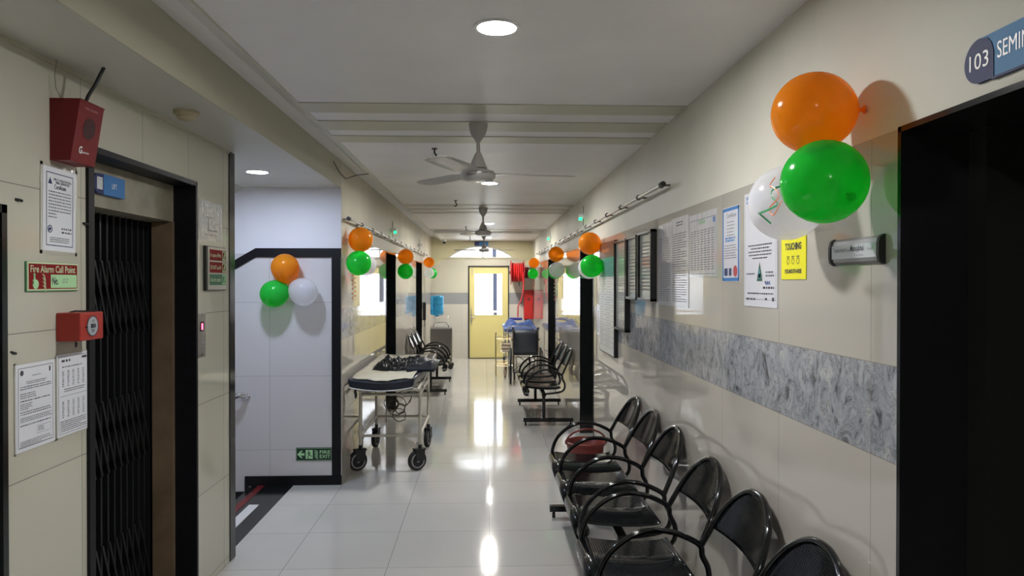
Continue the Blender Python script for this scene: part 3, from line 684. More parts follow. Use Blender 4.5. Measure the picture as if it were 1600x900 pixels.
# ribbons
def zig(pts, n=6):
    out = []; P = [Vector(p) for p in pts]
    for i in range(len(P) - 1):
        p0, p1, p2, p3 = [P[max(0, min(len(P) - 1, j))] for j in (i - 1, i, i + 1, i + 2)]
        for q in range(n):
            u = q / n; out.append(.5 * ((2 * p1) + (p2 - p0) * u + (2 * p0 - 5 * p1 + 4 * p2 - p3) * u * u + (3 * p1 - p0 - 3 * p2 + p3) * u ** 3))
    out.append(P[-1]); return out
ribbon('curled_ribbon', rib_g, zig([(0.845, 1.935, 1.937), (0.820, 1.990, 1.927), (0.815, 1.995, 1.907), (0.815, 1.955, 1.882), (0.810, 1.975, 1.872), (0.805, 2.055, 1.864), (0.815, 2.085, 1.866), (0.830, 2.035, 1.832)]), .006, 'curled green ribbon lying against the large white balloon')
ribbon('curled_ribbon', rib_o, zig([(0.815, 1.970, 1.957), (0.810, 1.995, 1.937), (0.815, 1.975, 1.927), (0.815, 1.945, 1.899), (0.810, 2.000, 1.872), (0.805, 1.955, 1.850), (0.815, 1.925, 1.887)]), .004, 'thin orange ribbon curled against the large white balloon')
for m_, x, y, z0, z1, wd, lb in ((rib_g, .885, 6.43, 1.85, 1.70, .008, 'green ribbon curling from the balloons by the second right-hand doorway'), (rib_o, .93, 9.40, 1.73, 1.42, .008, 'reddish ribbon dangling below the middle right-hand balloons'),
                                 (rib_g, .92, 9.18, 1.74, 1.50, .007, 'green ribbon spiralling below the middle right-hand balloons'), (rib_o, -1.10, 6.0, 1.74, 1.52, .006, 'orange ribbon hanging below the balloons at the left wall corner'),
                                 (rib_o, .93, 13.52, 1.745, 1.55, .012, 'orange ribbon hanging from the small balloons near the hose reel')):
    n_ = 60; ribbon('curled_ribbon', m_, [(x + .018 * cos(q * .62), y + .03 * sin(q * .62), z0 + (z1 - z0) * q / n_) for q in range(n_ + 1)], wd, lb)

# ================================================================== CEILING FANS
def fan(x, y, drop, bl, rots, label, rscale=1.0):
    t = thing('ceiling_fan', label, 'fan', (x, y, CZ), group='ceiling fans along the corridor')
    MB().lathe([(.052, 0), (.056, -.004), (.054, -.015), (.048, -.05), (.036, -.075), (.018, -.098), (.013, -.108)], n=24).build('canopy', fan_m, t, smooth=True)
    MB().lathe([(.011, -.10), (.011, -drop + .14)], n=14).build('downrod', fan_m, t, smooth=True)
    MB().lathe([(.016, -drop + .165), (.024, -drop + .15), (.036, -drop + .12), (.050, -drop + .085), (.056, -drop + .075)], n=24).build('lower_canopy', fan_m, t, smooth=True)
    MB().lathe([(.05, -drop + .072), (.055, -drop + .068), (.090, -drop + .058), (.100, -drop + .044), (.100, -drop + .024), (.088, -drop + .008), (.055, -drop), (.0005, -drop)], n=32, cap=False).build('motor', fan_m, t, smooth=True)
    MB().lathe([(.1005, -drop + .046), (.1025, -drop + .044), (.1025, -drop + .040), (.1005, -drop + .038)], n=32, cap=False).build('band', chrome, t)
    for r_ in rots:
        mb = MB(); mb.open = 1; a = R(r_)
        def g(u, v):
            l = .095 + (bl - .095) * u; wv = (.035 + .03 * min(1, u * 6) + .008 * sin(u * pi)) * (1 - max(0, u - .93) * 6)
            yy = (v - .5) * 2 * wv; zz = -drop + .045 + yy * .11
            return (l * cos(a) - yy * sin(a), l * sin(a) + yy * cos(a), zz)
        mb.grid(g, 14, 4); mb.build('blade', fan_m, t, smooth=True, solid=.004)
fan(-.04, 4.113, .335, .58, (8, 128, 248), 'white ceiling fan nearest the camera, hanging between the ceiling ribs')
fan(-.025, 8.74, .34, .60, (2, 190, 116), 'middle ceiling fan with three blades spread level')
fan(-.02, 13.4, .34, .60, (14, 160, 275), 'farthest ceiling fan, in front of the arched window')
for x, y, lb in ((-.346, 4.886, 'small dark metal hook in the ceiling left of the nearest fan'), (-.328, 7.94, 'small dark ceiling hook left of the second round light'), (-.313, 11.63, 'small dark ceiling hook near the middle fan blades'), (-.30, 14.1, 'tiny dark ceiling hook close to the end wall')):
    mb = MB().lathe([(.02, 0), (.02, -.006)], n=12); mb.tube([(0, 0, 0), (0, 0, -.03), (.012, 0, -.045), (.012, 0, -.06), (-.004, 0, -.068), (-.014, 0, -.058)], .006, 8)
    o = mb.build('ceiling_hook', mat('rusty_hook', (.04, .035, .03), .5), smooth=True); o.location = (x, y, CZ); tag(o, lb, 'hook', 'ceiling hooks')

# ================================================================== PIPES ON BRACKETS
def pipe(x, wx, y0, y1, z, label, step):
    t = thing('curtain_rail', label, 'rail', (x, y0, z))
    MB().tube([(0, 0, 0), (0, y1 - y0, -.01)], .011, 12).build('rod', mat('dull_rod', (.50, .48, .43), .3, metal=.7), t, smooth=True)
    MB().lathe([(.016, -.02), (.016, .012)], (0, 0, 0), 12, 'y').build('end_cap', blackp, t)
    q = .02
    while q < y1 - y0:
        MB().tube([(wx - x, q, -.002), (0, q, -.002)], .006, 8).lathe([(.016, -.008), (.016, .008)], (0, q, -.001), 12, 'y').lathe([(.018, -.010), (.018, .010)], (0, q, -.001), 12, 'y').build('bracket', mat('clip_grey', (.12, .11, .10), .4) if 'clip_grey' not in bpy.data.materials else bpy.data.materials['clip_grey'], t); q += step
pipe(1.0, XR, 3.98, 13.6, 2.216, 'long steel rod on brackets high on the right wall', .6)
pipe(-1.13, XL, 5.94, 14.0, 2.193, 'long steel rod on brackets high on the left wall', .6)
def indicator(x, wx, y, z, label, lit=True):
    t = thing('indicator_lamp', label, 'lamp', (wx, y, z), group='indicator lamps over the doorways'); s_ = x - wx
    MB().box(0, s_ * .5, -.03, .03, 0, .05).box(0, s_, -.022, .022, .012, .045).build('housing', white, t, bevel=.003)
    if lit: MB().lathe([(.016, -.018), (.018, .0), (.016, .014)], (s_ * .75, 0, 0), 14, 'z').build('bulb', green_glow, t, smooth=True)
    MB().tube([(s_ * .3, -.02, -.07), (s_ * .3, -.02, .13)], .0035, 6).build('cable', blackp, t)
indicator(.985, XR, 7.45, 2.335, 'green indicator lamp above the second right-hand doorway')
indicator(.985, XR, 11.25, 2.36, 'smaller green indicator lamp above the third right-hand doorway')
indicator(-1.115, XL, 9.0, 2.30, 'green indicator lamp above the first left-hand doorway')
indicator(-1.115, XL, 12.6, 2.30, 'unlit indicator fitting above the second left-hand doorway', False)

# ================================================================== RIGHT WALL: BOARDS AND PAPERS
frm = mat('board_frame_black', (.01, .01, .011), .3)
whiteb = mat('board_white', (.62, .66, .66), .35, coat=.9, coat_r=.04); brownb = mat('board_brown', (.13, .06, .04), .4); tealb = mat('board_teal', (.10, .30, .26), .4)
# list board
t, w_, h_ = wall_thing('notice_board', 'tall white list board with brown and green header, left of the black frames', 'board', 'right', 6.29, 5.575, 1.065, 2.0)
MB().box(-w_ / 2, w_ / 2, -h_ / 2, h_ / 2, 0, .03).build('backing', frm, t)
MB().box(-w_ / 2 + .008, w_ / 2 - .02, -h_ / 2 + .01, h_ / 2 - .01, .028, .033).build('panel', whiteb, t)
MB().box(-w_ / 2 + .008, w_ / 2 - .02, h_ / 2 - .13, h_ / 2 - .01, .03, .0345).build('header', brownb, t)
MB().box(-w_ / 2 + .008, w_ / 2 - .02, h_ / 2 - .29, h_ / 2 - .13, .03, .0343).build('subheader', tealb, t)
mb = MB()
for i in range(17): mb.quad(-w_ / 2 + .02, w_ / 2 - .03, h_ / 2 - .18 - i * .043, h_ / 2 - .176 - i * .043, .0352)
mb.quad(-.02, -.015, -h_ / 2 + .03, h_ / 2 - .15, .0352); mb.quad(-.29, -.285, -h_ / 2 + .03, h_ / 2 - .15, .0352)
for i in range(16):
    y = h_ / 2 - .20 - i * .043; scribble(mb, -w_ / 2 + .09, -.05, y, .007, .0352, random.uniform(.4, .9)); scribble(mb, .02, w_ / 2 - .06, y, .007, .0352, random.uniform(.4, .9))
mb.build('printing', ink_s, t)
mb = MB(); scribble(mb, -.2, .2, h_ / 2 - .07, .03, .036); mb.build('lettering', mat('orange_print', (.5, .2, .08), .5), t)
def framed(label, y0, y1, z0, z1, inner, kind):
    t, w_, h_ = wall_thing('framed_notice', label, 'frame', 'right', y0, y1, z0, z1, 'black framed notices on the right wall')
    fw = .018
    f = MB().box(-w_ / 2, -w_ / 2 + fw, -h_ / 2, h_ / 2, 0, .04).box(w_ / 2 - fw, w_ / 2, -h_ / 2, h_ / 2, 0, .04).box(-w_ / 2, w_ / 2, -h_ / 2, -h_ / 2 + fw, 0, .04).box(-w_ / 2, w_ / 2, h_ / 2 - fw, h_ / 2, 0, .04)
    f.build('frame', frm, t, bevel=.002)
    MB().box(-w_ / 2 + fw, w_ / 2 - fw, -h_ / 2 + fw, h_ / 2 - fw, .004, .022).build('picture', inner, t)
    mb = MB()
    if kind == 0:
        for i in range(6):
            y = h_ / 2 - .06 - i * .105; mb.quad(-w_ / 2 + .03, w_ / 2 - .03, y - .001, y + .002, .0228); para(mb, -w_ / 2 + .05, w_ / 2 - .06, y - .085, y - .015, 4, .0228)
    else: para(mb, -w_ / 2 + .05, w_ / 2 - .05, -h_ / 2 + .06, h_ / 2 - .06, 14, .0228)
    mb.build('printing', ink_s, t)
pic = mat('framed_print', (.48, .52, .46), .4, coat=1, coat_r=.02)
framed('tall narrow framed notice right of the list board, lowest hanging of the black frames', 5.56, 5.11, 1.30, 1.985, pic, 0)
framed('black framed glossy certificate in the middle of the three frames', 5.09, 4.74, 1.545, 1.985, pic, 1)
framed('black framed glossy certificate next to the shiny laminated sheets', 4.70, 4.31, 1.545, 1.99, pic, 1)
def sheet(name, label, cat, side, a0, a1, z0, z1, m, rows=20, border=None, bt=.004, margin=.012, curl=.006, group=None, th=.42, tilt=0, holder=0, extra=None):
    t, w_, h_ = wall_thing(name, label, cat, side, a0, a1, z0, z1, group)
    if tilt: t.matrix_world = t.matrix_world @ Matrix.Rotation(R(tilt), 4, 'Z')
    MB().box(-w_ / 2, w_ / 2, -h_ / 2, h_ / 2, 0.0004, .003).build('sheet', m, t)
    if holder:
        mb = MB(); outline(mb, -w_ / 2 - holder, w_ / 2 + holder, -h_ / 2 - holder, h_ / 2 + holder, holder, .002); mb.build('film_edge', film, t)
    mb = MB()
    if border: ob = MB(); outline(ob, -w_ / 2 + margin, w_ / 2 - margin, -h_ / 2 + margin, h_ / 2 - margin, bt, .0036); ob.build('border', border, t)
    if rows: para(mb, -w_ / 2 + margin * 2, w_ / 2 - margin * 2, -h_ / 2 + margin * 2, h_ / 2 - margin * 2 - h_ * .12, rows, .0036, th=th)
    if extra: extra(mb, w_, h_, t)
    if mb.f: mb.build('printing', ink, t)
    return t, w_, h_
G1 = 'laminated notices on the right wall'
sheet('laminated_notice', 'very shiny laminated sheet directly right of the black frames', 'poster', 'right', 4.255, 3.965, 1.53, 2.005, lam, 30, group=G1, th=.3)
def hdr(mb, w_, h_, t): para(mb, -w_ * .2, w_ * .2, h_ / 2 - .05, h_ / 2 - .02, 2, .0036)
sheet('laminated_notice', 'second very shiny laminated sheet, its right edge beside the table notice', 'poster', 'right', 3.955, 3.625, 1.53, 2.015, lam, 30, group=G1, th=.3, extra=hdr)
def tbl(mb, w_, h_, t):
    outline(mb, -w_ / 2 + .01, w_ / 2 - .01, -h_ / 2 + .012, h_ / 2 - .03, .002, .0036)
    g_ = MB(); g_.quad(-.05, .05, h_ / 2 - .055, h_ / 2 - .035, .0038); g_.build('heading_label', mat('label_green', (.25, .38, .25), .5), t)
    g_ = MB(); g_.quad(w_ / 2 - .05, w_ / 2 - .02, h_ / 2 - .06, h_ / 2 - .035, .0038); g_.build('emblem', blue_ink, t)
    for c in range(7): para(mb, -w_ / 2 + .03 + c * (w_ - .05) / 7, -w_ / 2 + .03 + (c + .75) * (w_ - .05) / 7, -h_ / 2 + .03, h_ / 2 - .08, 18, .0036, th=.35)
sheet('laminated_notice', 'lavender laminated notice with a small printed table and green heading', 'poster', 'right', 3.61, 3.18, 1.69, 2.0, lam, 0, group=G1, extra=tbl)
redseal = mat('red_seal', (.45, .05, .06), .4)
def cert(mb, w_, h_, t):
    text('Certificate', 'title', ink, t, .01, h_ * .385, w_ * .55, h_ * .055, .004)
    para(mb, -w_ * .22, w_ * .22, h_ * .10, h_ * .32, 5, .0036, th=.2)
    b_ = MB(); para(b_, -w_ * .3, w_ * .3, h_ * .03, h_ * .10, 2, .0037, th=.7); b_.build('heading', signblue, t)
    para(mb, -w_ * .36, w_ * .36, -h_ * .2, 0, 6, .0036, th=.3)
    b_ = MB(); disc(b_, w_ * .28, -h_ * .36, .024, .0042); b_.build('seal', redseal, t)
    b_ = MB(); b_.quad(-w_ * .36, -w_ * .16, -h_ * .42, -h_ * .32, .0042); b_.quad(-w_ * .08, w_ * .06, -h_ * .42, -h_ * .32, .0042); b_.build('emblem', navy, t)
sheet('certificate', 'blue-bordered certificate with a red seal', 'certificate', 'right', 3.10, 2.89, 1.665, 1.985, lam_flat, 0, border=signblue, bt=.014, margin=.003, group=G1, extra=cert)
def cert2(mb, w_, h_, t):
    b_ = MB(); para(b_, -w_ * .42, w_ * .1, h_ * .40, h_ * .47, 2, .0037, th=.7); b_.build('heading', signblue, t)
    para(mb, -w_ * .18, w_ * .25, h_ * .20, h_ * .27, 3, .0036)
    for i, q in enumerate((.36, .28, .36, .34, .22)): scribble(mb, -w_ * q, w_ * q, h_ * (.03 - i * .028), .005, .0036, 1)
    b_ = MB(); b_.add([(-.028, -h_ * .28, .0040), (.028, -h_ * .28, .0040), (0, -h_ * .28 + .075, .0040)], [(0, 1, 2)]); b_.build('emblem', mat('emblem_green', (.03, .09, .05), .5), t)
    b_ = MB(); b_.add([(-.013, -h_ * .28 + .012, .0046), (.013, -h_ * .28 + .012, .0046), (0, -h_ * .28 + .05, .0046)], [(0, 1, 2)]); disc(b_, 0, -h_ * .28 + .02, .010, .0046); b_.build('emblem_centre', mat('emblem_cyan', (.12, .45, .62), .5), t)
    para(mb, -w_ * .42, -w_ * .14, -h_ * .23, -h_ * .20, 1, .0036); para(mb, w_ * .18, w_ * .42, -h_ * .25, -h_ * .19, 2, .0036); para(mb, w_ * .1, w_ * .44, -h_ * .35, -h_ * .32, 1, .0036, th=.6)
    b_ = MB(); b_.tube([(w_ * .16 + q * .006, -h_ * .295 + .008 * sin(q * 2.1), .0045) for q in range(9)], .0012, 5); b_.build('signature', blue_ink, t)
    para(mb, -w_ * .38, w_ * .42, -h_ * .40, -h_ * .37, 1, .0036); para(mb, -w_ * .42, -w_ * .1, -h_ * .45, -h_ * .42, 1, .0036, th=.6)
    outline(mb, -w_ / 2 + .012, w_ / 2 - .012, -h_ / 2 + .028, h_ / 2 - .012, .0012, .0036)
    mb.quad(w_ * .36, w_ * .42, -h_ * .445, -h_ * .415, .0036); mb.quad(w_ * .16, w_ * .22, -h_ * .44, -h_ * .42, .0036)
sheet('certificate', 'tall white certificate with a green triangle emblem, under the white balloon', 'certificate', 'right', 2.835, 2.51, 1.568, 2.015, lam_flat, 0, group=G1, extra=cert2, tilt=0)
def touch(mb, w_, h_, t):
    text('AVOID', 'lettering', ink, t, 0, h_ * .40, w_ * .45, h_ * .11, .0038, .02)
    text('TOUCHING', 'lettering', ink, t, 0, h_ * .19, w_ * .66, h_ * .15, .0038, .035)
    text('EYES-MOUTH-NOSE', 'lettering', ink, t, 0, -h_ * .33, w_ * .68, h_ * .09, .0038, .03)
    for i, x in enumerate((-.2, 0, .2)):
        x *= w_; ring(mb, x, -h_ * .12, .0085, .0105, .0038, 14); mb.quad(x - .011, x + .011, -h_ * .03, -h_ * .015, .0038)
        mb.quad(x - .006, x - .004, -h_ * .07, -h_ * .02, .0038); mb.quad(x + .004, x + .006, -h_ * .07, -h_ * .02, .0038)
sheet('hygiene_poster', 'bright yellow TOUCHING poster below the large balloons', 'poster', 'right', 2.475, 2.283, 1.672, 1.835, yellow, 0, extra=touch)
# nameplate
t, w_, h_ = wall_thing('nameplate', 'aluminium curved nameplate beside the near right-hand doorway', 'nameplate', 'right', 2.10, 1.825, 1.712, 1.787)
mb = MB(); mb.prism([(-w_ / 2 + .012, 0)] and [(-h_ / 2, 0), (h_ / 2, 0), (h_ / 2, .004), (h_ / 2 * .8, .012), (h_ / 2 * .45, .015), (-h_ / 2 * .45, .015), (-h_ / 2 * .8, .012), (-h_ / 2, .004)], -w_ / 2 + .012, w_ / 2 - .012, 'x')
mb.build('plate', mat('nameplate_metal', (.52, .53, .54), .25, metal=.8), t)
for sx in (-1, 1):
    mb = MB(); mb.prism([(-h_ / 2 - .002, 0), (h_ / 2 + .002, 0), (h_ / 2 + .002, .006), (h_ / 2 * .82, .016), (h_ / 2 * .4, .019), (-h_ / 2 * .4, .019), (-h_ / 2 * .82, .016), (-h_ / 2 - .002, .006)], *sorted((sx * (w_ / 2 - .013), sx * w_ / 2)), 'x'); mb.build('end_cap', blackp, t)
MB().box(-w_ / 2 + .015, w_ / 2 - .015, -.020, .018, .014, .0158).build('name_strip', mat('name_strip', (.55, .57, .60), .3), t)
text('Trupttichaturi', 'lettering', ink_s, t, -w_ * .28, .004, w_ * .28, .018, .0163); text('Manojbhai', 'lettering', ink, t, w_ * .08, .005, w_ * .26, .022, .0163, .01); text('Cardiac', 'lettering', ink_s, t, w_ * .12, -.012, w_ * .18, .006, .0163); text('Admin', 'lettering', ink_s, t, -w_ * .08, .003, w_ * .10, .006, .0163); text('Staff', 'lettering', ink_s, t, w_ * .33, .003, w_ * .1, .007, .0163)
# room sign 103
t, w_, h_ = wall_thing('room_sign', 'blue 103 SEMINAR room sign above the near right-hand doorway', 'sign', 'right', 1.512, .90, 2.082, 2.176)
rr = h_ / 2
pts = [(-w_ / 2 + rr + rr * cos(a), rr * sin(a)) for a in [pi / 2 + pi * q / 20 for q in range(21)]] + [(-w_ / 2 + .088, -rr), (-w_ / 2 + .088, rr * .2), (-w_ / 2 + .082, rr * .6), (-w_ / 2 + .070, rr * .88)]
MB().prism(list(pts), 0, .007).build('number_panel', navy, t)
MB().box(-w_ / 2 + .05, w_ / 2, -rr, rr, 0, .0055).build('name_panel', mat('room_sign_blue', (.085, .26, .50), .55, spec=.3), t)
mb = MB(); mb.box(-w_ / 2 + .085, w_ / 2, -rr - .003, -rr + .002, 0, .008); mb.build('lower_edge', navy, t)
cpt = [(-w_ / 2 + .118, -rr), (-w_ / 2 + .118, rr * .2)] + [(-w_ / 2 + .075 + .043 * cos(a), rr * .2 + rr * .8 * sin(a)) for a in [pi / 2 * q / 8 for q in range(1, 9)]] + [(-w_ / 2 + .06, rr), (-w_ / 2 + .06, -rr)]
text('103', 'lettering', white, t, -w_ / 2 + .046, .0, .058, .034, .0078, .002)
text('SEMINAR ROOM', 'lettering', white, t, -w_ / 2 + .098 + .12, .006, .24, .034, .0063, .0)
# small white paper in the far reflection side
# ================================================================== LIFT WALL ITEMS
def provis(mb, w_, h_, t):
    text('PROVISIONAL', 'lettering', ink, t, .015, h_ * .36, w_ * .55, .009, .004, .01); text('FIRE SERVICES', 'lettering', ink, t, .015, h_ * .325, w_ * .42, .008, .004, .02); text('Certificate', 'title', ink, t, .0, h_ * .275, w_ * .36, .016, .004, .01)
    b_ = MB(); ring(b_, -w_ * .30, -h_ * .24, .010, .0135, .004); disc(b_, -w_ * .30, -h_ * .24, .006, .004); b_.add([(-w_ * .36, h_ * .30, .004), (-w_ * .24, h_ * .30, .004), (-w_ * .30, h_ * .38, .004)], [(0, 1, 2)]); b_.build('emblem', navy, t)
    for i in range(9): scribble(mb, -w_ * .34, w_ * .34, h_ * (.21 - i * .038), .0035, .0036, 1 if i < 7 else .35)
    para(mb, w_ * .05, w_ * .36, -h_ * .29, -h_ * .20, 2, .0036); para(mb, -w_ * .30, w_ * .30, -h_ * .40, -h_ * .33, 3, .0036)
sheet('certificate', 'provisional certificate with a dark blue border, taped above the call point sign', 'certificate', 'lift', 2.50, 2.695, 1.772, 2.065, paper, 0, border=navy, bt=.0028, margin=.018, holder=.012, extra=provis, tilt=-.8)
def d1(mb, w_, h_, t):
    outline(mb, -w_ / 2 + .010, w_ / 2 - .010, -h_ / 2 + .012, h_ / 2 - .012, .0018, .0036)
    disc(mb, -w_ * .36, h_ * .40, .009, .0037); mb.quad(w_ * .34, w_ * .38, h_ * .37, h_ * .43, .0037)
    para(mb, -w_ * .1, w_ * .14, h_ * .345, h_ * .365, 1, .0036); para(mb, -w_ * .25, w_ * .28, h_ * .26, h_ * .30, 2, .0036)
    for a_, b_, rws, wd in ((.20, .25, 2, .42), (.10, .17, 3, 0), (.06, .09, 1, .42), (-.03, .05, 4, -.1), (-.09, -.04, 2, .42), (-.17, -.11, 3, .42), (-.22, -.19, 1, .42)): para(mb, -w_ * .40, w_ * wd, h_ * a_, h_ * b_, rws, .0036)
    outline(mb, w_ * .02, w_ * .38, -h_ * .34, -h_ * .25, .0008, .0037); para(mb, w_ * .05, w_ * .2, -h_ * .32, -h_ * .26, 3, .0036); para(mb, -w_ * .40, w_ * .42, -h_ * .46, -h_ * .38, 5, .0036)
sheet('permit_notice', 'left one of two white printed notices below the red call point', 'notice', 'lift', 2.355, 2.562, 1.105, 1.392, paper, 0, extra=d1, holder=.006, group='paired notices on the lift wall')
def d2(mb, w_, h_, t):
    outline(mb, -w_ / 2 + .006, w_ / 2 - .006, -h_ / 2 + .008, h_ / 2 - .008, .0014, .0036)
    scribble(mb, -w_ * .38, -w_ * .08, h_ * .42, .008, .0037); mb.quad(w_ * .26, w_ * .42, h_ * .42, h_ * .45, .0037)
    para(mb, -w_ * .36, w_ * .3, h_ * .33, h_ * .36, 1, .0036)
    for c in range(5): para(mb, w_ * (-.36 + c * .16), w_ * (-.30 + c * .16), h_ * .10, h_ * .30, 9, .0036, th=.5); para(mb, w_ * (-.36 + c * .16), w_ * (-.30 + c * .16), -h_ * .28, -h_ * .07, 10, .0036, th=.5)
    para(mb, -w_ * .3, w_ * .36, h_ * .03, h_ * .08, 2, .0036); scribble(mb, -w_ * .42, w_ * .42, -.004, .0015, .0036, 1); para(mb, -w_ * .42, w_ * .42, -h_ * .45, -h_ * .31, 6, .0036)
sheet('permit_notice', 'right one of two white printed notices, nearer the lift opening', 'notice', 'lift', 2.578, 2.778, 1.108, 1.402, paper, 0, extra=d2, holder=.006, group='paired notices on the lift wall')
# call point sign
t, w_, h_ = wall_thing('call_point_sign', 'red and green Fire Alarm Call Point No. 02 sign', 'sign', 'lift', 2.405, 2.705, 1.630, 1.732)
MB().box(-w_ / 2, w_ / 2, -h_ / 2, h_ / 2, 0, .005).build('board', mat('sign_edge_green', (.06, .20, .09), .5), t)
MB().box(-w_ / 2 + .006, w_ / 2 - .001, -h_ / 2 + .004, h_ / 2 - .001, .004, .0056).build('luminous_border', lum2, t)
MB().box(-w_ / 2 + .013, w_ / 2 - .007, -h_ / 2 + .009, h_ / 2 - .007, .005, .0062).build('red_panel', signred, t)
text('Fire Alarm Call Point', 'lettering', lum2, t, 0, h_ * .26, w_ * .86, h_ * .24, .0068, .012)
MB().quad(-w_ * .06, w_ * .46, -h_ * .38, h_ * .08, .0066).build('number_panel', lum, t)
text('No.', 'lettering', ink, t, w_ * .025, -h_ * .14, w_ * .12, h_ * .27, .0072, .02); text('02', 'handwriting', ink_s, t, w_ * .22, -h_ * .13, w_ * .11, h_ * .16, .0072, -.01, .2)
mb = MB(); x0 = -w_ * .36; mb.quad(x0 - .004, x0 + .004, -h_ * .12, h_ * .1, .0068); disc(mb, x0 + .006, -h_ * .25, .0165, .0068, 12); mb.quad(x0 - .009, x0 - .004, -h_ * .25, -h_ * .10, .0068); ring(mb, x0, h_ * .06, .004, .007, .0068, 4); mb.build('hand_symbol', lum, t)
mb = MB()
for i in range(4): mb.tube([(-w_ * .22 + q * .0022 + i * .001, h_ * .06 - i * .013 - q * q * .00036 + .003, .0068) for q in range(9)], [.0005 + .0019 * sin(pi * (q + .5) / 9) for q in range(9)], 5)
mb.build('flame_symbol', lum2, t)
# manual call point box
t, w_, h_ = wall_thing('manual_call_point', 'red fire call point box with a round glass dial', 'alarm', 'lift', 2.575, 2.728, 1.452, 1.553)
D = .085
MB().box(-w_ / 2, w_ / 2, -h_ / 2, h_ / 2, 0, D).build('box', mat('call_point_red', (.36, .022, .014), .4), t, bevel=.004)
MB().lathe([(.036, D - .004), (.036, D + .001), (.033, D + .002)], n=32).build('dial', mat('dial_glass', (.42, .44, .46), .15), t)
mb = MB(); ring(mb, 0, 0, .034, .038, D + .003, 28); mb.box(-.012, .010, -.006, .008, D, D + .008); mb.box(-.046, -.036, -.004, .0, D, D + .006); [mb.quad(-.012 + q * .003, .012 - q * .003, -.016 - q * .006, -.013 - q * .006, D + .003) for q in range(2)]; [mb.quad(-.008, .010, .014 + q * .006, .016 + q * .006, D + .003) for q in range(2)]; mb.build('dial_marks', ink, t)
mb = MB().tube([(-.03, h_ / 2, .02), (-.02, h_ / 2 + .005, .035), (.03, h_ / 2 + .003, .05), (.06, h_ / 2 + .003, .06)], .003, 6); mb.tube([(-.045, -.01, .05), (-.047, -h_ / 2 - .005, .052), (-.042, -h_ / 2 - .022, .05), (-.036, -h_ / 2 - .008, .05)], .0028, 6); mb.lathe([(.006, 0), (.006, .008)], (.06, h_ / 2, .06), 8, 'y'); mb.build('wire', blackp, t)
# sounder
t, w_, h_ = wall_thing('alarm_sounder', 'dark red wedge-shaped fire alarm sounder with a round grille', 'alarm', 'lift', 2.545, 2.70, 2.09, 2.303)
prof = [(-h_ / 2, 0), (h_ / 2, 0), (h_ / 2, .105), (-h_ / 2, .07)]
MB().prism(prof, -w_ / 2, w_ / 2, 'x').build('housing', darkred, t)
mb = MB().prism([(h_ / 2, 0), (h_ / 2 + .003, 0), (h_ / 2 + .003, .108), (h_ / 2, .108)], -w_ / 2 - .002, w_ / 2 + .002, 'x'); mb.build('lid', darkred, t)
sl = .035 / h_
g = MB(); r_ = .038; n_ = 28; cy = .018
g.add([(r_ * cos(2 * pi * q / n_) + .004, cy + r_ * sin(2 * pi * q / n_), .0875 + (cy + r_ * sin(2 * pi * q / n_)) * sl + .001) for q in range(n_)], [tuple(range(n_))]); g.build('grille', mat('grille_dark', (.05, .012, .014), .6), t)
def slope(o):
    for v_ in o.data.vertices: v_.co.z = .0875 + v_.co.y * sl + .0015
slope(text('G', 'lettering', white, t, -.030, -.062, .020, .026, .1, .03)); slope(text('gentech', 'lettering', white, t, .004, -.068, .040, .009, .1, .01)); slope(text('FIRE ALARM', 'lettering', mat('faded_print', (.45, .25, .22), .5), t, .0, h_ / 2 - .022, .08, .007, .1))
MB().tube([(-.02, h_ / 2, .09), (-.015, h_ / 2 + .03, .10), (.0, h_ / 2 + .07, .115), (.006, h_ / 2 + .11, .13), (.012, SZ - 2.1965, .14)], .0065, 8).build('cable', blackp, t, smooth=True)
MB().tube([(-.055, h_ / 2, .03), (-.075, h_ / 2 + .04, .02), (-.08, h_ / 2 + .08, .02), (-.07, SZ - 2.1965, .02)], .0018, 6).build('thin_wire', mat('grey_wire', (.3, .29, .26), .5), t)
# smoke detector on the soffit
t = thing('smoke_detector', 'yellowed smoke detector under the ceiling before the lift', 'detector', (-1.358, 3.29, SZ))
dm = mat('yellowed_plastic', (.42, .36, .24), .5)
MB().lathe([(.055, 0), (.055, -.014), (.048, -.02)], n=28).build('base', dm, t, smooth=True)
MB().lathe([(.040, -.02), (.042, -.030), (.030, -.040), (.010, -.044)], n=28).build('sensor_head', dm, t, smooth=True)
# lift sign on the lintel
t = thing('lift_sign', 'blue LIFT sign with a dark rounded end above the gate', 'sign', mtx=frame((XLIFT - .104, 3.105, 2.075), 'left'))
w_, h_ = .25, .085; rr = h_ / 2
pts = [(-w_ / 2 + rr + rr * cos(a), rr * sin(a)) for a in [pi / 2 + pi * q / 16 for q in range(17)]] + [(-w_ / 2 + .09, -rr), (-w_ / 2 + .09, rr)]
MB().prism(pts, 0, .02).build('symbol_panel', navy, t)
MB().box(-w_ / 2 + .075, w_ / 2, -rr, rr, 0, .021).build('name_panel', signblue, t)
mb = MB(); mb.box(-w_ / 2 + .024, -w_ / 2 + .066, -.024, .026, .0195, .0212); mb.build('lift_symbol', white, t)
mb = MB(); [mb.quad(-w_ / 2 + .028 + q * .010, -w_ / 2 + .030 + q * .010, -.022, .018, .0216) for q in range(4)]; mb.quad(-w_ / 2 + .026, -w_ / 2 + .064, .018, .0195, .0216); mb.build('symbol_lines', navy, t)
text('LIFT', 'lettering', white, t, .035, 0, .042, .022, .0218, .004)
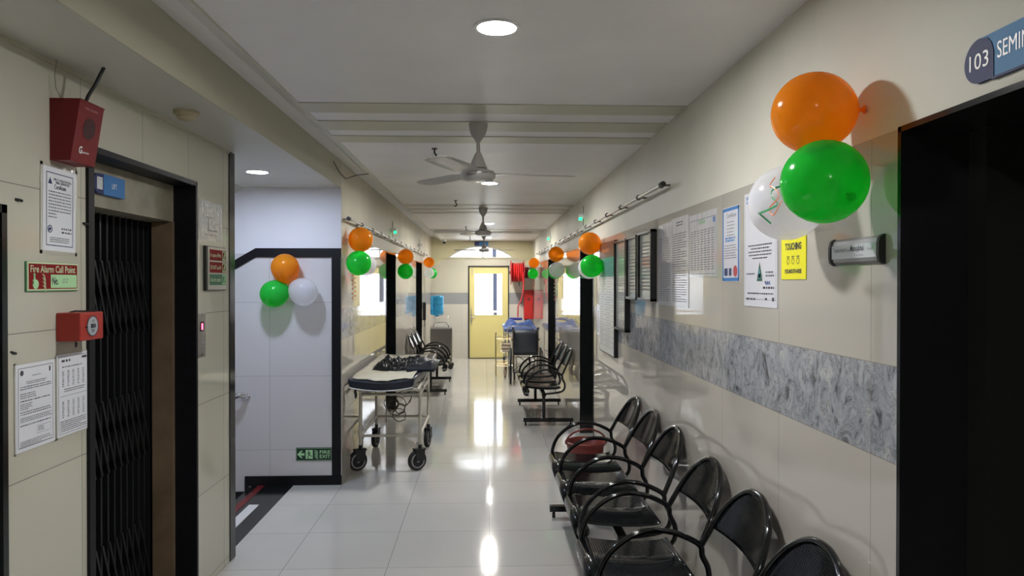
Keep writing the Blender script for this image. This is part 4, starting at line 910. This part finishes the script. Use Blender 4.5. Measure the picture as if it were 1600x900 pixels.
# notices beyond the lift
def cl(mb, w_, h_, t):
    mb.quad(-w_ * .12, -w_ * .09, -h_ * .22, h_ * .1, .0037); mb.quad(-w_ * .12, w_ * .3, -h_ * .25, -h_ * .22, .0037); scribble(mb, -w_ * .3, w_ * .35, -h_ * .35, .004, .0036); scribble(mb, -w_ * .2, w_ * .2, h_ * .1, .004, .0036)
sheet('plastic_pocket', 'crinkled clear plastic pocket above the in-case-of-fire sign', 'notice', 'lift', 3.83, 4.16, 1.893, 2.105, mat('pale_film', (.42, .43, .42), .15, coat=1, coat_r=.03, bump=((40, 40, 20), 1, .006)), 0, holder=.008, extra=cl)
t, w_, h_ = wall_thing('fire_instruction_sign', 'framed red and green in-case-of-fire sign beside the lift', 'sign', 'lift', 3.89, 4.185, 1.618, 1.862)
MB().box(-w_ / 2, w_ / 2, -h_ / 2, h_ / 2, 0, .018).build('frame', blackp, t, bevel=.003)
MB().box(-w_ / 2 + .02, w_ / 2 - .006, -h_ / 2 + .004, h_ / 2 - .004, .016, .0195).build('metal_face', steel, t)
hh_ = .060
for i, (c_, s_) in enumerate(((signred, 'In case of fire'), (signred, 'DO NOT use lift'), (mat('stairs_green', (.015, .13, .06), .4), 'Use the stairs'))):
    y = h_ * .5 - .048 - i * .068
    MB().box(-w_ / 2 + .045, w_ / 2 - .010, y - hh_ / 2, y + hh_ / 2, .019, .0208).build('panel', c_, t)
    text(s_, 'lettering', lum2, t, -.02, y, w_ * .52, .022, .0215, .01)
    mb = MB(); outline(mb, w_ * .26, w_ * .46, y - hh_ / 2 + .004, y + hh_ / 2 - .004, .006, .0215); mb.tube([(w_ * .33, y - .018, .0215), (w_ * .36, y, .0215), (w_ * .39, y + .016, .0215)], .0035, 5); mb.build('pictogram', lum, t)
t, w_, h_ = wall_thing('lift_call_panel', 'narrow steel lift call panel with a red display', 'panel', 'lift', 3.805, 3.912, 1.264, 1.497)
MB().box(-w_ / 2, w_ / 2, -h_ / 2, h_ / 2, 0, .006).build('plate', steel, t, bevel=.002)
MB().box(-.022, .022, .02, .072, .005, .0075).build('display', blackp, t)
text('1', 'digit', mat('red_led', (.8, .05, .1), .5, emit=(1, .06, .15), es=2.5), t, 0, .046, .016, .034, .0082, .06)
MB().lathe([(.016, .005), (.016, .009), (.012, .0105)], (0, -.045, 0), 20).build('button', chrome, t, smooth=True)
mb = MB(); [mb.lathe([(.004, .005), (.003, .008)], (0, q, 0), 8) for q in (-h_ / 2 + .012, h_ / 2 - .012)]; mb.build('screw', blackp, t)
# collapsible lift gate
gt = thing('lift_gate', 'black collapsible lattice gate closing the lift', 'gate', (XLIFT - .235, 2.80, 0))
gm = mat('gate_black', (.014, .015, .017), .4, metal=.2)
for i in range(17):
    MB().box(-.012, .012, .02 + i * .058, .034 + i * .058, .01, 1.975).build('upright', gm, gt)
for i in range(15):
    for z0 in (.12, .78, 1.42):
        for s_ in (0, 1):
            a = (-.016 if s_ else .016, .027 + i * .058, z0 + (0 if s_ else .34)); b = (-.016 if s_ else .016, .027 + (i + 2) * .058, z0 + (.34 if s_ else 0))
            MB().bar(a, b, .004, .014).build('lattice_strip', gm, gt)
MB().box(-.03, .03, 0, .95, -.001, .012).build('track', steel, gt)
# stair wall sign
t, w_, h_ = wall_thing('fire_exit_sign', 'glow-green FIRE EXIT sign with an arrow, low on the stair wall', 'sign', 'stair', -1.552, -1.262, .198, .306)
MB().box(-w_ / 2, w_ / 2, -h_ / 2, h_ / 2, 0, .006).build('board', signgreen, t)
mb = MB(); outline(mb, -w_ / 2 + .004, w_ / 2 - .004, -h_ / 2 + .004, h_ / 2 - .004, .0022, .0065); mb.build('luminous_border', lum, t)
mb = MB(); ar = [(-.135, 0), (-.105, .03), (-.088, .03), (-.108, .010), (-.076, .010), (-.076, -.010), (-.108, -.010), (-.088, -.03), (-.105, -.03)]
mb.add([(x, y, .007) for x, y in ar], [(0, 3, 2, 1), (0, 6, 5, 4, 3), (0, 8, 7, 6)]); mb.build('arrow', lum, t)
MB().quad(-.066, -.008, -.036, .036, .007).build('door_symbol', lum, t)
mb = MB(); disc(mb, -.040, .024, .006, .0076, 10); mb.tube([(-.040, .016, .0076), (-.036, -.004, .0076)], .005, 5); mb.tube([(-.036, -.004, .0076), (-.022, -.014, .0076), (-.012, -.014, .0076)], .0035, 5); mb.tube([(-.037, -.004, .0076), (-.047, -.016, .0076), (-.046, -.032, .0076)], .0035, 5); mb.tube([(-.054, .002, .0076), (-.046, .014, .0076), (-.036, .012, .0076), (-.024, .008, .0076)], .003, 5); mb.build('running_figure', signgreen, t)
mb = MB()
for i in range(5): mb.tube([(.004 + q * .0045, .034 - i * .014 - q * q * .0004, .007) for q in range(8)], [.0006 + .003 * sin(pi * (q + .5) / 8) for q in range(8)], 5)
mb.build('flame_symbol', lum, t)
text('FIRE', 'lettering', lum, t, .091, .018, .085, .028, .007, .015); text('EXIT', 'lettering', lum, t, .091, -.018, .085, .028, .007, .015)

# ================================================================== FAR END
# hose reel
t = thing('fire_hose_reel', 'red fire hose reel on the end wall right of the yellow door', 'hose reel', (.70, 15.25, 1.885))
MB().lathe([(.262, -.155), (.262, -.140), (.10, -.135), (.10, .115), (.262, .12), (.262, .135)], (0, 0, 0), 36, 'x').build('drum', mat('reel_red', (.36, .012, .018), .35), t, smooth=False)
hose_m = mat('hose_red', (.62, .03, .03), .3)
mb = MB()
for i in range(6): mb.lathe([(.12, -.13 + i * .041), (.195 + .01 * (i % 2), -.125 + i * .041), (.21 + .01 * (i % 2), -.110 + i * .041), (.195, -.094 + i * .041), (.12, -.09 + i * .041)], (0, 0, 0), 32, 'x', cap=False)
mb.tube([(.10, -.20, 0), (.115, -.215, -.15), (.11, -.2, -.40), (.06, -.19, -.60), (.0, -.18, -.72), (-.005, -.17, -.95)], .013, 8)
mb.build('hose', hose_m, t, smooth=True)
MB().bar((.10, 0, 0), (.18, .34, 0), .04, .04).box(.12, .25, .33, .349, -.12, .12).lathe([(.035, -.18), (.035, .16)], (0, 0, 0), 16, 'x').build('bracket', darkred, t)
MB().tube([(.02, -.22, -.20), (.02, -.225, -.30)], [.02, .008], 8).build('nozzle', blackp, t)
# cabinet
t = thing('hose_cabinet', 'bright red hose cabinet below the reel in the far right corner', 'cabinet', (.944, 15.49, .875))
MB().box(-.10, .104, -.10, .10, 0, .63).build('body', red, t, bevel=.004)
MB().box(-.095, .10, -.112, -.10, .006, .624).build('door', red, t, bevel=.003)
MB().lathe([(.032, -.116), (.032, -.111)], (.0, 0, .43), 20, 'y').build('lock', mat('lock_dark', (.09, .02, .02), .4), [c for c in t.children if c.name.startswith('door')][0])
# sign and camera over the arch
t = thing('hanging_sign', 'small blue sign high above the arched window', 'sign', (-.08, 15.56, 2.515))
MB().box(-.15, .15, -.012, .012, -.045, .045).build('panel', signblue, t); MB().box(-.15, -.05, -.014, -.011, -.045, .045).build('symbol_panel', navy, t); MB().tube([(0, .012, .0), (0, .04, .0)], .01, 6).build('bracket', steel, t)
t = thing('dome_camera', 'small white security camera in the left corner by the end wall', 'camera', (-.87, 15.2, CZ))
MB().lathe([(.05, 0), (.05, -.03), (.04, -.04)], n=20).build('base', white, t, smooth=True); MB().lathe([(.035, -.04), (.036, -.06), (.022, -.085), (.002, -.092)], n=20).build('lens', blackp, t, smooth=True)
# cooler cabinet
t = thing('steel_cabinet', 'grey-brown steel cabinet with bright rail under the water bottle', 'cabinet', (-.845, 13.85, 0))
MB().box(-.205, .20, -.22, .22, .12, .78).build('body', mat('cabinet_grey', (.17, .155, .14), .35, metal=.3), t, bevel=.006)
MB().box(-.21, .205, -.235, .225, .775, .80).build('top', steel, t, bevel=.004)
MB().box(.192, .212, -.235, -.21, .12, .79).build('corner_strip', chrome, t)
MB().tube([(-.15, -.20, .79), (-.145, -.20, .84), (-.10, -.20, .895), (.0, -.20, .905), (.10, -.20, .895), (.145, -.20, .84), (.15, -.20, .79)], .010, 8).build('handle', chrome, t, smooth=True)
for x in (-.17, .18):
    for y in (-.18, .18):
        MB().lathe([(.04, -.015), (.05, -.013), (.05, .013), (.04, .015)], (x, y, .05), 16, 'y').box(x - .012, x + .012, y - .02, y + .02, .06, .122).build('castor', rubber, t)
t = thing('bottle_stand', 'white wire bottle stand on the steel cabinet', 'stand', (-.86, 13.92, .80))
wm = mat('white_wire', (.75, .75, .72), .3)
for x in (-.12, .14):
    MB().tube([(x, -.12, 0), (x, -.12, .12), (x, -.06, .19), (x, .06, .21), (x, .13, .15), (x, .13, 0)], .008, 6).build('side_hoop', wm, t, smooth=True)
MB().tube([(-.12, -.06, .19), (.14, -.06, .19)], .007, 6).tube([(-.12, .06, .21), (.14, .06, .21)], .007, 6).tube([(-.12, -.12, .005), (.14, -.12, .005)], .007, 6).tube([(-.12, .13, .005), (.14, .13, .005)], .007, 6).build('cross_wire', wm, t)
t = thing('water_bottle', 'large blue water bottle standing upside down on the wire stand', 'bottle', (-.94, 13.92, 1.012))
MB().lathe([(.03, .0), (.04, .010), (.11, .022), (.128, .045), (.13, .12), (.124, .13), (.13, .14), (.13, .20), (.124, .21), (.13, .22), (.13, .29), (.124, .30), (.13, .31), (.13, .37), (.12, .395), (.09, .405), (.0005, .40)], n=28, cap=False).build('body', cyan_m, t, smooth=True)
MB().lathe([(.034, -.008), (.034, .018)], n=16).build('cap', signblue, t)
# wall phone/box on left jamb
t = thing('wall_telephone', 'narrow black handset box beyond the second left-hand doorway', 'telephone', mtx=frame((XL, 13.62, 1.12), 'left'))
MB().box(-.05, .05, -.17, .17, 0, .05).build('housing', blackp, t, bevel=.006); MB().tube([(0, -.17, .02), (.01, -.25, .03), (.0, -.30, .02), (0, -.17, .03)], .005, 6).build('cord', blackp, t)
# cable down far left wall
o = MB().tube([(XL + .012, 13.95, 1.80), (XL + .012, 13.95, 1.4), (XL + .016, 13.94, .9), (XL + .012, 13.95, .3)], .006, 6).build('wall_cable', mat('cream_cable', (.45, .42, .33), .5), smooth=True); tag(o, 'cream cable running down the far left wall behind the balloons', 'cable')

# wheelchair (seen from behind)
def wheelchair():
    t = thing('wheelchair', 'folded-out wheelchair with dark back, parked beyond the right-hand bench', 'wheelchair', (.665, 11.67, 0), R(-3))
    gold = mat('dull_frame', (.16, .13, .10), .35, metal=.5)
    for sx in (-1, 1):
        w = bpy.data.objects.new('rear_wheel', None); C.objects.link(w); w.parent = t; w.location = (sx * .245, -.02, .30)
        MB().tube([(0, .285 * cos(a), .285 * sin(a)) for a in [2 * pi * q / 40 for q in range(40)]], .016, 8, closed=True).build('tyre', rubber, w, smooth=True)
        MB().tube([(sx * .035, .245 * cos(a), .245 * sin(a)) for a in [2 * pi * q / 36 for q in range(36)]], .008, 6, closed=True).build('hand_rim', chrome, w, smooth=True)
        mb = MB(); [mb.tube([(0, 0, 0), (0, .28 * cos(a), .28 * sin(a))], .0025, 4) for a in [2 * pi * q / 18 for q in range(18)]]; mb.lathe([(.025, -.03), (.025, .03)], (0, 0, 0), 12, 'x'); mb.build('spokes', chrome, w)
        f = MB().lathe([(.055, -.012), (.068, -.014), (.068, .014), (.055, .012)], (sx * .19, .50, .068), 18, 'x'); f.build('front_castor', rubber, t)
        MB().tube([(sx * .19, .50, .068), (sx * .20, .46, .15), (sx * .20, .40, .20)], .009, 6).build('castor_fork', gold, t)
        MB().tube([(sx * .205, -.12, .92), (sx * .205, -.03, .90), (sx * .205, .0, .86), (sx * .205, .02, .20), (sx * .205, .40, .20), (sx * .205, .44, .48), (sx * .205, .0, .50)], .011, 8).build('side_frame', gold, t, smooth=True)
        MB().tube([(sx * .205, .02, .70), (sx * .21, .26, .70), (sx * .21, .34, .64), (sx * .205, .34, .50)], .011, 8).build('armrest_frame', gold, t, smooth=True)
        MB().box(sx * .21 - .025, sx * .21 + .025, .03, .27, .71, .735).build('armrest', blackp, t, bevel=.006)
        MB().tube([(sx * .205, -.13, .92), (sx * .205, -.03, .902)], .02, 10).build('push_handle', rubber, t, smooth=True)
        MB().tube([(sx * .16, .44, .40), (sx * .15, .56, .15), (sx * .15, .58, .12)], .009, 6).build('footrest_hanger', gold, t)
        MB().box(sx * .15 - .065, sx * .15 + .065, .54, .68, .105, .118).build('footplate', blackp, t)
    mb = MB(); mb.open = 1; mb.grid(lambda u, v: (-.205 + .41 * u, .012 - .03 * (1 - (2 * u - 1) ** 2), .47 + .41 * v), 10, 6); mb.build('back', mat('navy_canvas', (.022, .028, .038), .5), t, smooth=True, solid=.008)
    mb = MB(); mb.open = 1; mb.grid(lambda u, v: (-.20 + .40 * u, .02 + .40 * v, .50 - .03 * (1 - (2 * u - 1) ** 2)), 8, 6); mb.build('seat', mat('seat_canvas', (.03, .032, .035), .5), t, smooth=True, solid=.01)
    MB().bar((-.20, .2, .20), (.20, .2, .49), .02, .012).bar((.20, .215, .20), (-.20, .215, .49), .02, .012).tube([(-.2, .02, .22), (.2, .02, .22)], .009, 6).build('cross_brace', gold, t)
    return t
wheelchair()
# instrument trolley with basket
t = thing('instrument_trolley', 'yellowed steel trolley with a hanging wire basket left of the wheelchair', 'trolley', (.19, 12.45, 0))
f = MB()
for x, y, zt in ((0, 0, .77), (0, .5, .72), (.32, .5, .72), (.32, 0, .72)): f.tube([(x, y, .02), (x, y, zt)], .0085, 8)
f.lathe([(.013, .76), (.016, .78), (.010, .795)], (0, 0, 0), 10)
f.tube([(0, 0, .70), (.045, 0, .715), (.06, 0, .74)], .008, 6)
for z in (.20, .235, .68):
    f.tube([(0, 0, z), (.32, 0, z)], .0075, 6); f.tube([(0, .5, z), (.32, .5, z)], .0075, 6); f.tube([(0, 0, z), (0, .5, z)], .0075, 6); f.tube([(.32, 0, z), (.32, .5, z)], .0075, 6)
f.build('frame', brass, t, smooth=True)
f = MB()
for z, s_ in ((.66, 1.0), (.60, .94), (.54, .88), (.48, .82), (.45, .78)):
    pts = [(.175 + s_ * a, -.03 - s_ * 0 + b * s_, z) for a, b in ((-.13, -.09), (.13, -.09), (.13, .09), (-.13, .09))]; f.tube(pts, .0035, 5, closed=True)
for i in range(9):
    a = -.13 + .26 * i / 8
    for b in (-.09, .09): f.tube([(.175 + a, -.03 + b, .66), (.175 + a * .78, -.03 + b * .78, .45)], .0022, 4)
f.build('basket', mat('basket_wire', (.36, .31, .24), .35, metal=.5), t)
MB().box(.10, .25, -.09, .03, .46, .60).build('basket_liner', mat('basket_liner', (.28, .22, .17), .6), t, bevel=.01)
for x, y in ((.16, .05), (.16, .45)): MB().lathe([(.05, -.014), (.062, -.012), (.062, .012), (.05, .014)], (x, y, .063), 20, 'x').bar((x, y, .06), (x, y, .19), .02).build('castor', mat('castor_tan', (.3, .24, .17), .5), t, smooth=False)
# far stretcher with blue mattress
t = thing('hospital_stretcher', 'wheeled stretcher with blue padding behind the wheelchair', 'stretcher', (.64, 13.75, 0))
f = MB()
for x in (-.26, .26):
    f.tube([(x, -.85, .74), (x, .85, .74)], .014, 8)
    for y in (-.6, .6): f.tube([(x, y, .14), (x, y, .74)], .013, 8)
    f.tube([(x, -.6, .28), (x, .6, .28)], .011, 8)
for y in (-.85, .85): f.tube([(-.26, y, .74), (.26, y, .74)], .014, 8)
for y in (-.6, .6): f.tube([(-.26, y, .28), (.26, y, .28)], .011, 8)
f.build('frame', chrome, t, smooth=True)
f = MB().tube([(-.22, -.87, .74), (-.24, -.88, .80), (-.20, -.88, .86), (-.10, -.88, .875), (.2, -.88, .87), (.26, -.88, .82), (.26, -.87, .74)], .010, 8); f.build('head_rail', chrome, t, smooth=True)
MB().box(-.29, .29, -.84, .84, .76, .83).build('mattress', mat('blue_rexine', (.05, .09, .25), .35), t, bevel=.03)
for x in (-.26, .26):
    for y in (-.6, .6): MB().lathe([(.05, -.014), (.068, -.016), (.068, .016), (.05, .014)], (x, y, .07), 20, 'x').box(x - .02, x + .02, y - .03, y + .03, .08, .16).build('castor', rubber, t)
cloth('folded_blanket', mat('blue_blanket', (.07, .14, .42), .7), -.30, .31, -.82, .1, .815, .12, 2.2, 'bright blue blanket bunched on the far stretcher', 'blanket', seed=5, sagx=False, th=.01, loc=(.64, 13.75, 0))
o = MB().box(-.13, .13, -.06, .06, 0, .05).build('blue_bag', mat('violet_blue', (.06, .06, .30), .45), bevel=.015); o.location = (.60, 14.0, .925); tag(o, 'small violet-blue pouch lying on top of the blue blanket', 'pouch')
# slim paper stand reflected look: white paper on the right wall beyond the second doorway
sheet('small_notice', 'small white paper taped low on the right wall under the list board', 'notice', 'right', 6.62, 6.47, 1.18, 1.46, paper, 12)
# conduit along the right wall near the marble band
o = MB().tube([(XR - .008, 3.66, CZ), (XR - .008, 3.66, 2.05)], .001, 4)
# wire on the left ceiling strip
o = MB().tube([(-1.172, 5.55, 2.60), (-1.168, 5.75, 2.55), (-1.165, 6.0, 2.53), (-1.12, 6.25, 2.60), (-1.02, 6.35, 2.628)], .004, 6).build('loose_wire', blackp, smooth=True); tag(o, 'loose dark wire drooping from the ceiling cove above the stair corner', 'wire')
# fixings on lift wall
for y, z, lb in ((2.36, 1.93, 'tiny dark drill hole in the tiles left of the provisional certificate'), (2.745, 1.885, 'small broken screw in the tiles right of the provisional certificate')):
    o = MB().tube([(0, 0, 0), (.006, .01, 0), (.01, .02, -.003)], .005, 6).build('wall_screw', blackp); o.location = (XLIFT, y, z); tag(o, lb, 'screw', 'fixings left in the lift wall')
o = MB().tube([(0, -.012, .004), (.003, .012, -.004)], .004, 6).build('wall_screw', blackp); o.location = (XLIFT, 2.345, 1.435); tag(o, 'short dark plug in the tiles just above the left printed notice', 'screw', 'fixings left in the lift wall')
